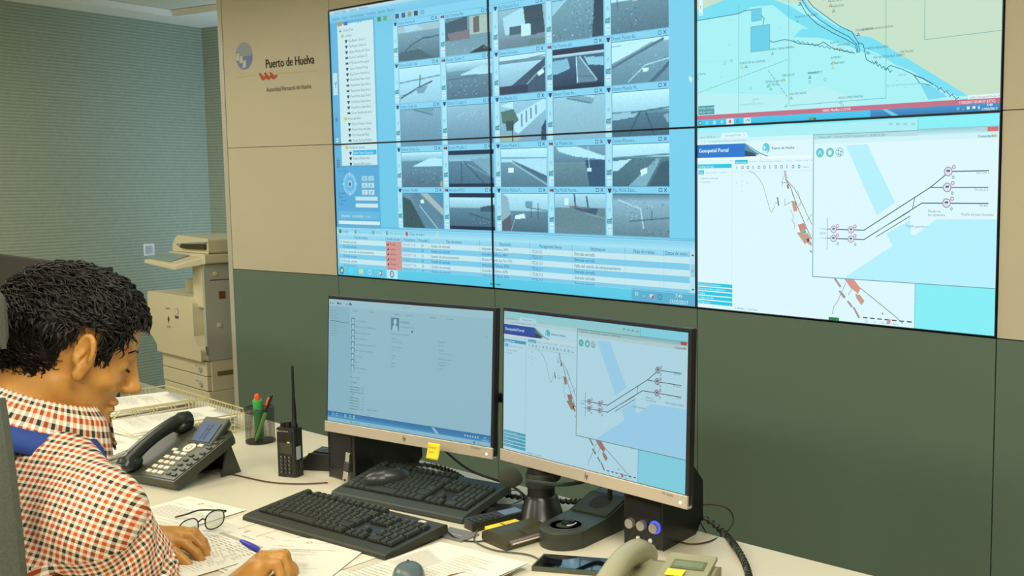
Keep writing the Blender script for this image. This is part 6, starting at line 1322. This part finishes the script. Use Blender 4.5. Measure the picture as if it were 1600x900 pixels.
S_cap(CH+V3(-0.11,0,0.02),CH+V3(0.11,-0.02,0.02),0.120,0.120,k=0.05); S_cap(NB+V3(0,-0.02,-0.06),CH+V3(0,-0.03,0.0),0.105,0.125,k=0.05); S_cap(CH,PV+V3(0,0.02,0.12),0.135,0.140,k=0.06); S_cap(PV+V3(-0.07,0,0.0),PV+V3(0.07,0,0.0),0.135,0.135,k=0.06)
mR = SR*0.45+ER*0.55
S_cap(SR,mR,0.072,0.074,k=0.025); S_cap(mR,ER+V3(0,0,-0.002),0.074,0.068,k=0.02); cuffR = ER+unit(WR-ER)*0.012+unit(ER-SR)*0.0; S_cap(mR,cuffR,0.072,0.064,k=0.02)
mL = SL*0.45+EL*0.55; S_cap(SL,mL,0.070,0.068,k=0.025); S_cap(mL,EL,0.068,0.060,k=0.02); cuffL = EL*0.30+WL*0.70; S_cap(EL,cuffL,0.058,0.046,k=0.02)
# rolled cuffs
for cz_,ce,rr_ in ((SR,cuffR,0.069),(EL,cuffL,0.050)):
    ax_ = unit(ce-cz_); S_cap(ce-ax_*0.035,ce,rr_,rr_,k=0.006)
S_cap(SR*.46+ER*.54,SR*.40+ER*.60,0.0785,0.0785,k=0.004)
# folds
rs_ = np.random.default_rng(5)
for k in range(26):
    t_ = rs_.uniform(0,1); a0 = SR*(1-t_)+ER*t_; ang = rs_.uniform(0,6.28); axu = unit(ER-SR); p1 = unit(np.cross(axu,V3(0,0,1))); p2 = np.cross(axu,p1)
    c0 = a0+(p1*math.cos(ang)+p2*math.sin(ang))*0.080; c1 = a0+axu*0.03+(p1*math.cos(ang+.9)+p2*math.sin(ang+.9))*0.082
    S_cap(c0,c1,0.006,0.004,k=0.012,cut=True)
for k in range(34):
    c0 = NB+V3(rs_.uniform(-.16,.20),rs_.uniform(-.16,.0),rs_.uniform(-.42,-.05)); dv_ = unit(V3(rs_.uniform(-.4,.4),rs_.uniform(-.3,.3),-1)); out_ = unit(c0-V3(CH[0],CH[1],c0[2]));
    base_ = V3(CH[0],CH[1],c0[2])+out_*0.132; S_cap(base_,base_+dv_*rs_.uniform(.04,.12),0.005,0.003,k=0.016,cut=bool(k%2))
for k in range(9):
    a_ = -0.6+k*0.33; axu = unit(ER-SR); p1 = unit(np.cross(axu,V3(0,0,1))); p2 = np.cross(axu,p1); o_ = p1*math.cos(a_)+p2*math.sin(a_)
    S_cap(SR+axu*(0.02+.01*(k%3))+o_*0.078,SR+axu*(0.13+.03*(k%2))+(p1*math.cos(a_+.25)+p2*math.sin(a_+.25))*0.080,0.004,0.002,k=0.014,cut=True)
# open at the neck and cuffs, keep above the desk
S_.ell(NB+V3(0.0,0.03,0.075),(0.068,0.075,0.05),None,0.012,cut=True)
S_.cap(ER+unit(WR-ER)*0.06, ER+unit(WR-ER)*0.03,0.046,0.046,0.004,cut=True); S_.cap(cuffL+unit(cuffL-EL)*0.03, cuffL+unit(cuffL-EL)*0.006,0.038,0.036,0.004,cut=True)
gz = S_.lo[2]+S_.h*np.arange(S_.n[2]); gy = S_.lo[1]+S_.h*np.arange(S_.n[1])
pl = ((0.7515-gz)[None,None,:]+0*S_.f); over = np.where((gy[None,:,None] > 0.735), pl, -1.0); S_.f = np.maximum(S_.f, over.astype(np.float32))
Vs, Fs = S_.mesh()
shirt = np_mesh('shirt', Vs, Fs, plaid, person); 
shirt.modifiers.new('s','SMOOTH').iterations = 3
uv = shirt.data.uv_layers.new(name='UVMap')
fc_ = Vs[Fs].mean(1)
def dseg(P, a, b_):
    ab = b_-a; t = np.clip(((P-a)@ab)/(ab@ab), 0, 1); return np.linalg.norm(P-a-t[:,None]*ab, axis=1)
segs = [(NB+V3(0,-0.02,-0.1), PV, 0.135), (SR+unit(ER-SR)*0.015, ER, 0.072), (ER, cuffR, 0.055), (SL+unit(EL-SL)*0.02, EL, 0.068), (EL, cuffL, 0.052)]
dist = np.stack([dseg(fc_, a, b_)-r for a,b_,r in segs],1)
dist[:,0] = np.minimum(dist[:,0], dseg(fc_, NB, SR*0.8+NB*0.2)-0.062); dist[:,0] = np.minimum(dist[:,0], dseg(fc_, NB, SL*0.8+NB*0.2)-0.062)
who = dist.argmin(1); PER = 0.0178
axr = unit(ER-SR); who[(who == 1) & (((fc_-SR)@axr) < 0.012)] = 0
axl = unit(EL-SL); who[(who == 3) & (((fc_-SL)@axl) < 0.012)] = 0
UVs = np.zeros((len(Fs),4,2))
for r in range(5):
    mk = who == r; a, b_, rad = segs[r]; P = Vs[Fs[mk]]
    if r == 0:
        # yoke: planar from the back-right; warped softly
        d_ = V3(0.92,-0.38,0); e_ = unit(V3(-0.25,-0.35,0.9)); q = unit(V3(0.80,0.60,0.05)); q = unit(V3(0.70,0.66,-0.28)); e_ = unit(np.cross(V3(0.62,-0.66,0.42),q))
        u_ = P@q; v_ = P@e_
        UVs[mk] = np.stack([u_+0.004*np.sin(v_*28), v_+0.004*np.sin(u_*24)],-1)/PER
    else:
        ax_ = unit(b_-a); p1 = unit(np.cross(ax_, V3(0,0,1)) if abs(ax_[2]) < .95 else V3(1,0,0)); p2 = np.cross(ax_, p1); w_ = P-a
        ang = np.arctan2(w_@p2, w_@p1); 
        ref = ang[:, :1]; ang = ref+(ang-ref+PI)%(2*PI)-PI
        UVs[mk] = np.stack([ang*rad+0.003*np.sin((w_@ax_)*60), w_@ax_+0.004*np.sin(ang*3)],-1)/PER
uv.data.foreach_set('uv', UVs.astype(np.float32).ravel())
# collar
def collar():
    mb = MB(); uvl = []
    n_ = 40; ctr = hp(0,-0.03,-0.088)*0.35+NB*0.65+V3(0.003,0.012,0.022)
    axis = unit(unit(hp(0,-0.03,-0.07)-NB)+V3(0.30,0.16,0)); r1 = unit(np.cross(axis, V3(0.3,0.9,0))); 
    fwd = unit(V3(0.42,0.9,0)-axis*(V3(0.42,0.9,0)@axis)); rt = np.cross(fwd, axis)
    def ringp(t, r, z): # t angle from back; open at the front
        a = -PI+t*2*PI; return ctr+(-fwd*math.cos(a*0.93)*1.08+rt*math.sin(a*0.93))*r+axis*z
    rows = [(0.064,-0.012),(0.063,0.010),(0.066,0.030),(0.070,0.034),(0.078,0.020),(0.092,-0.006),(0.100,-0.020)]
    vs = []
    for j,(r,z) in enumerate(rows):
        for i in range(n_+1):
            t = i/n_; a = abs(t-0.5)*2   # 0 back, 1 front
            ext = (0.018*max(0,a-0.55)/0.45) if j >= 4 else 0
            vs.append(tuple(ringp(t, r+ext*0.8, z-ext*0.8*(j-3)/3)))
    fs = [(j*(n_+1)+i, j*(n_+1)+i+1, (j+1)*(n_+1)+i+1, (j+1)*(n_+1)+i) for j in range(len(rows)-1) for i in range(n_)]
    mb.add(vs, fs, True); o = mb.build('collar', [plaid], person, solid=0.0025); ul = o.data.uv_layers.new(name='UVMap')
    for p in o.data.polygons:
        for li, vi in zip(p.loop_indices, p.vertices): ul.data[li].uv = ((vi%(n_+1))/n_*0.50/PER, (vi//(n_+1))*0.016/PER)
    # blue inner yoke band below the collar fold
    mb = MB(); vs = []
    for j,(r,z) in enumerate(((0.100,-0.008),(0.116,-0.018),(0.130,-0.036))):
        for i in range(25): vs.append(tuple(ringp(0.06+0.88*i/24, r, z)))
    mb.add(vs,[(j*25+i,j*25+i+1,(j+1)*25+i+1,(j+1)*25+i) for j in range(2) for i in range(24)],True)
    mb.build('collar_lining', mat('blue_lining',(40,72,150),0.8), person, solid=0.003)
collar()
# trousers
Tz = SDF((-2.30,0.10,0.0),(-1.55,0.98,0.62),0.008)
for sx_, hx_ in ((-1,-2.02),(1,-1.80)):
    hip = V3(hx_,0.30,0.50); knee = V3(hx_+sx_*0.03,0.72,0.50); ank = V3(hx_+sx_*0.03,0.70,0.10)
    Tz.cap(hip,knee,0.092,0.068,0.03); Tz.cap(knee,ank,0.066,0.052,0.02)
Tz.cap(V3(-1.97,0.28,0.50),V3(-1.83,0.28,0.50),0.11,0.11,0.04)
Vt, Ft = Tz.mesh(); np_mesh('trousers', Vt, Ft, mat('navy_trousers',(44,48,60),0.85), person)
for hx_ in (-2.05,-1.77):
    mb = MB(); mb.sphere((hx_,0.76,0.045),(0.048,0.13,0.045)); mb.box((hx_-0.045,0.64,0.0),(hx_+0.045,0.88,0.02)); mb.build('shoe', blk, person, bevel=0.004)
# ---- hair: cap plus curled locks
hm = bpy.data.materials.new('dark_hair'); hm.use_nodes = True; b = hm.node_tree.nodes['Principled BSDF']; b.inputs['Base Color'].default_value = (*L3((20,17,11)),1); b.inputs['Roughness'].default_value = 0.55; b.inputs['Specular IOR Level'].default_value = 0.3
hr_ = np.random.default_rng(11); locks = MB()
cc0 = hp(0,-0.012,0.022); rad = V3(0.079,0.103,0.096)
def hair_ok(d):      # d in head frame (r,f,u) unit direction
    r, f, u = d
    if f > 0.45 and abs(r) < 0.6: return u > 0.47
    if u > 0.50: return True
    lim = 0.74+0.22*u if u > 0.05 else (0.66 if abs(r) > .5 else 0.3+0.9*u)
    if u < -0.05: lim = 0.66 if (u > -0.42 and f > 0.48) else 0.02+0.10*u
    if u < -0.97: return False
    if abs(r) > 0.5 and -0.55 < u < 0.24 and 0.10 < f < 0.48: return False     # ear
    return f < lim
def headpt(d, k=1.0):
    if d[2] < 0:
        hs = max(0.05, math.sqrt(1-d[2]**2)); g = (1-(1-hs)*0.42)/hs
        return cc0+R_h*(d[0]*rad[0]*k*g*(1+0.18*d[2]))+F_*(d[1]*rad[1]*k*g*(1+0.10*d[2]))+U_*(d[2]*rad[2]*k)
    return cc0+R_h*(d[0]*rad[0]*k)+F_*(d[1]*rad[1]*k)+U_*(d[2]*rad[2]*k)
# hair cap from a displaced patch of the scalp
nu_, nv_ = 96, 64; vs = []; ok = []; 
for j in range(nv_+1):
    for i in range(nu_):
        th = PI*j/nv_; a = 2*PI*i/nu_; d = (math.sin(th)*math.cos(a), math.sin(th)*math.sin(a), math.cos(th))
        k = 1.05+0.025*math.sin(a*9+th*7)*math.sin(th*11)+0.02*math.sin(a*17-th*13)+(0.05 if d[1] > .3 and d[2] > .3 else 0.0)-0.05*max(0,-d[2])
        if not hair_ok(d): k = min(k,0.985)
        vs.append(tuple(headpt(d,k))); ok.append(hair_ok(d))
fs = []
for j in range(nv_):
    for i in range(nu_):
        q = (j*nu_+i,(j+1)*nu_+i,(j+1)*nu_+(i+1)%nu_,j*nu_+(i+1)%nu_)
        if any(ok[x] for x in q): fs.append(q)
locks.add(vs, fs, True)
cnt = 0
while cnt < 5200:
    v = hr_.normal(size=3); d = v/np.linalg.norm(v)
    if not hair_ok(d): continue
    cnt += 1; base = headpt(d, 1.03); nrm = unit(headpt(d,1.1)-headpt(d,1.0))
    front = d[1] > 0.25 and d[2] > 0.1; low = d[2] < 0.0
    # combed: from crown forward and down, curls at the front
    flow = unit(F_*0.75*(1 if d[2] > 0.2 else -0.25)-U_*((0.02 if front else 0.30) if d[2] > 0.2 else 0.9)+R_h*(0.45*np.sign(d[0]) if abs(d[0]) > .2 else 0)+hr_.normal(size=3)*0.28); flow = unit(flow-nrm*(flow@nrm))
    side = np.cross(nrm, flow); L_ = (0.030 if front else 0.024 if not low else 0.012)*hr_.uniform(.7,1.3); cr = (0.006 if front else 0.003)*hr_.uniform(.6,1.3)
    ph0 = hr_.uniform(0,6.28); pts_ = []; lift = (0.012 if front else 0.008 if not low else 0.002)*hr_.uniform(.5,1.2)
    for q in range(6):
        t = q/5; pts_.append(base+flow*L_*t+nrm*(lift*math.sin(t*2.3)-(0.003*t))+side*cr*math.sin(ph0+t*5)+nrm*cr*0.6*math.cos(ph0+t*5))
    w0 = 0.0017 if not low else 0.0010
    locks.tube([tuple(p) for p in pts_],[w0,w0*1.1,w0,w0*.8,w0*.55,w0*.2],4)
locks.build('hair', hm, person)
# eyebrow + lashes
eb = MB()
for s_ in (-1,1):
    for k in range(30):
        t = k/29; p = hp(s_*(0.014+0.034*t),0.092-0.014*t*t,0.014+0.005*math.sin(t*3)); q = p+R_h*s_*0.005+U_*0.003*(.6-t)+F_*0.001; eb.tube([tuple(p),tuple((p+q)/2+F_*0.001),tuple(q)],[0.0008,0.0007,0.0002],4)
    for k in range(12):
        t = k/11; p = hp(s_*(0.020+0.022*t),0.0865-0.003*t,-0.014); q = p+F_*0.006-U_*0.003; eb.tube([tuple(p),tuple(q)],[0.0004,0.0002],4)
eb.build('eyebrows', hm, person)
# pen in his right fist
pb = K_+V3(0,0,0); pt = V3(*atd(385,850,1.93)); 
ptip = hf(-0.030,LK*1.30,-0.060); pend = V3(*atd(384,849,1.86)); 
ax = pend-ptip; L_ = np.linalg.norm(ax); q = Vector((0,0,1)).rotation_difference(Vector(ax).normalized())
pn = thing('ballpoint_pen', 'clear ballpoint pen with a blue cap held in his right fist', 'pen', tuple(ptip), rot=q.to_euler())
MB().lathe([(0.0005,0),(0.0012,0.004),(0.0035,0.016),(0.0038,0.02),(0.0038,L_-0.024),(0,L_-0.024)],6).build('barrel', mat('clear_barrel',(206,196,160),0.2,trans=0.3), pn)
MB().lathe([(0.0048,L_-0.026),(0.0056,L_-0.020),(0.0056,L_-0.006),(0.004,L_+0.006),(0.002,L_+0.012),(0,L_+0.0125)],16).build('cap', mat('cap_blue',(58,70,180),0.35), pn)
# ================================================================== chair parts (his chair)
def pad_part(name, fn, nu, nv, m_, th):
    return MB().grid(fn, nu, nv).build(name, m_, chx, solid=th, bevel=0)
C0 = Vector((-1.78,0.22,0)); 
def loc_(p): return tuple(Vector(p)-C0)
# backrest: thick slightly curved pad behind his back, top near shoulder height
def slabpad(name, cx_, cy_, z0, z1, w_, th, lean, curve, m_, yaw=0.0, rnd=0.03):
    mb = MB(); n_ = 28; m2 = 20; vs = []; cyw, syw = math.cos(yaw), math.sin(yaw)
    for s2 in (0,1):
        for j in range(m2+1):
            for i in range(n_+1):
                u = i/n_*2-1; v_ = j/m2*2-1
                r_ = (1-abs(u)**5)**.5*(1-abs(v_)**6)**.5; z = (z0+z1)/2+v_*(z1-z0)/2
                x = u*w_/2*(1-0.06*max(0,v_)**3); y = curve*u*u+lean*(z-z0)+(1 if s2 == 0 else -1)*th/2*max(0.12,r_)
                vs.append((cx_+x*cyw-y*syw, cy_+x*syw+y*cyw, z))
    N = (n_+1)*(m2+1); fs = []
    for s2 in (0,1):
        for j in range(m2):
            for i in range(n_):
                q = (s2*N+j*(n_+1)+i, s2*N+j*(n_+1)+i+1, s2*N+(j+1)*(n_+1)+i+1, s2*N+(j+1)*(n_+1)+i); fs.append(q if s2 == 1 else q[::-1])
    bd = [j*(n_+1) for j in range(m2+1)]+[m2*(n_+1)+i for i in range(1,n_+1)]+[j*(n_+1)+n_ for j in range(m2-1,-1,-1)]+[i for i in range(n_-1,0,-1)]
    for k in range(len(bd)): a, b_ = bd[k], bd[(k+1)%len(bd)]; fs.append((a,b_,N+b_,N+a))
    mb.add([loc_(p) for p in vs], fs, True); return mb.build(name, m_, chx)
slabpad('backrest', -1.795,0.325,0.55,1.20,0.46,0.075,-0.02,0.05,fab,yaw=0.30)
slabpad('headrest', -1.832,0.405,1.250,1.335,0.255,0.06,0.0,0.02,fab,yaw=0.30)
for dx_ in (-0.06,0.06): MB().tube([loc_((-1.82+dx_,0.33,1.10)),loc_((-1.83+dx_,0.385,1.27))],0.007,10).build('headrest_post', blk, chx)
sb = slabpad('seat', -1.86,0.36,0.37,0.385,0.48,0.02,0,0,fab); 
MB().prism([loc_((x,y,0))[:2] for x,y in ((-2.10,0.16),(-1.62,0.16),(-1.60,0.62),(-2.12,0.62))],0.37,0.395).build('seat_pad', fab, chx, bevel=0.02, seg=3)
MB().box(loc_((-1.86,0.20,0.33)),loc_((-1.80,0.34,0.37))).build('back_bar', blk, chx)
MB().lathe([(0.03,0.10),(0.03,0.28),(0.02,0.28),(0.02,0.37)],20,loc_((-1.86,0.39,0))).build('gas_lift', blk, chx)
for k in range(5):
    a = 2*PI*k/5+.3; e_ = (-1.86+0.29*math.cos(a),0.39+0.29*math.sin(a)); MB().tube([loc_((-1.86,0.39,0.11)),loc_((*e_,0.075))],[0.022,0.014],10).build('foot_arm', blk, chx)
    MB().lathe([(0.026,-0.012),(0.028,-0.01),(0.028,0.01),(0.026,0.012)],18,loc_((*e_,0.029)),(math.cos(a+.9),math.sin(a+.9),0)).build('caster', blk, chx)
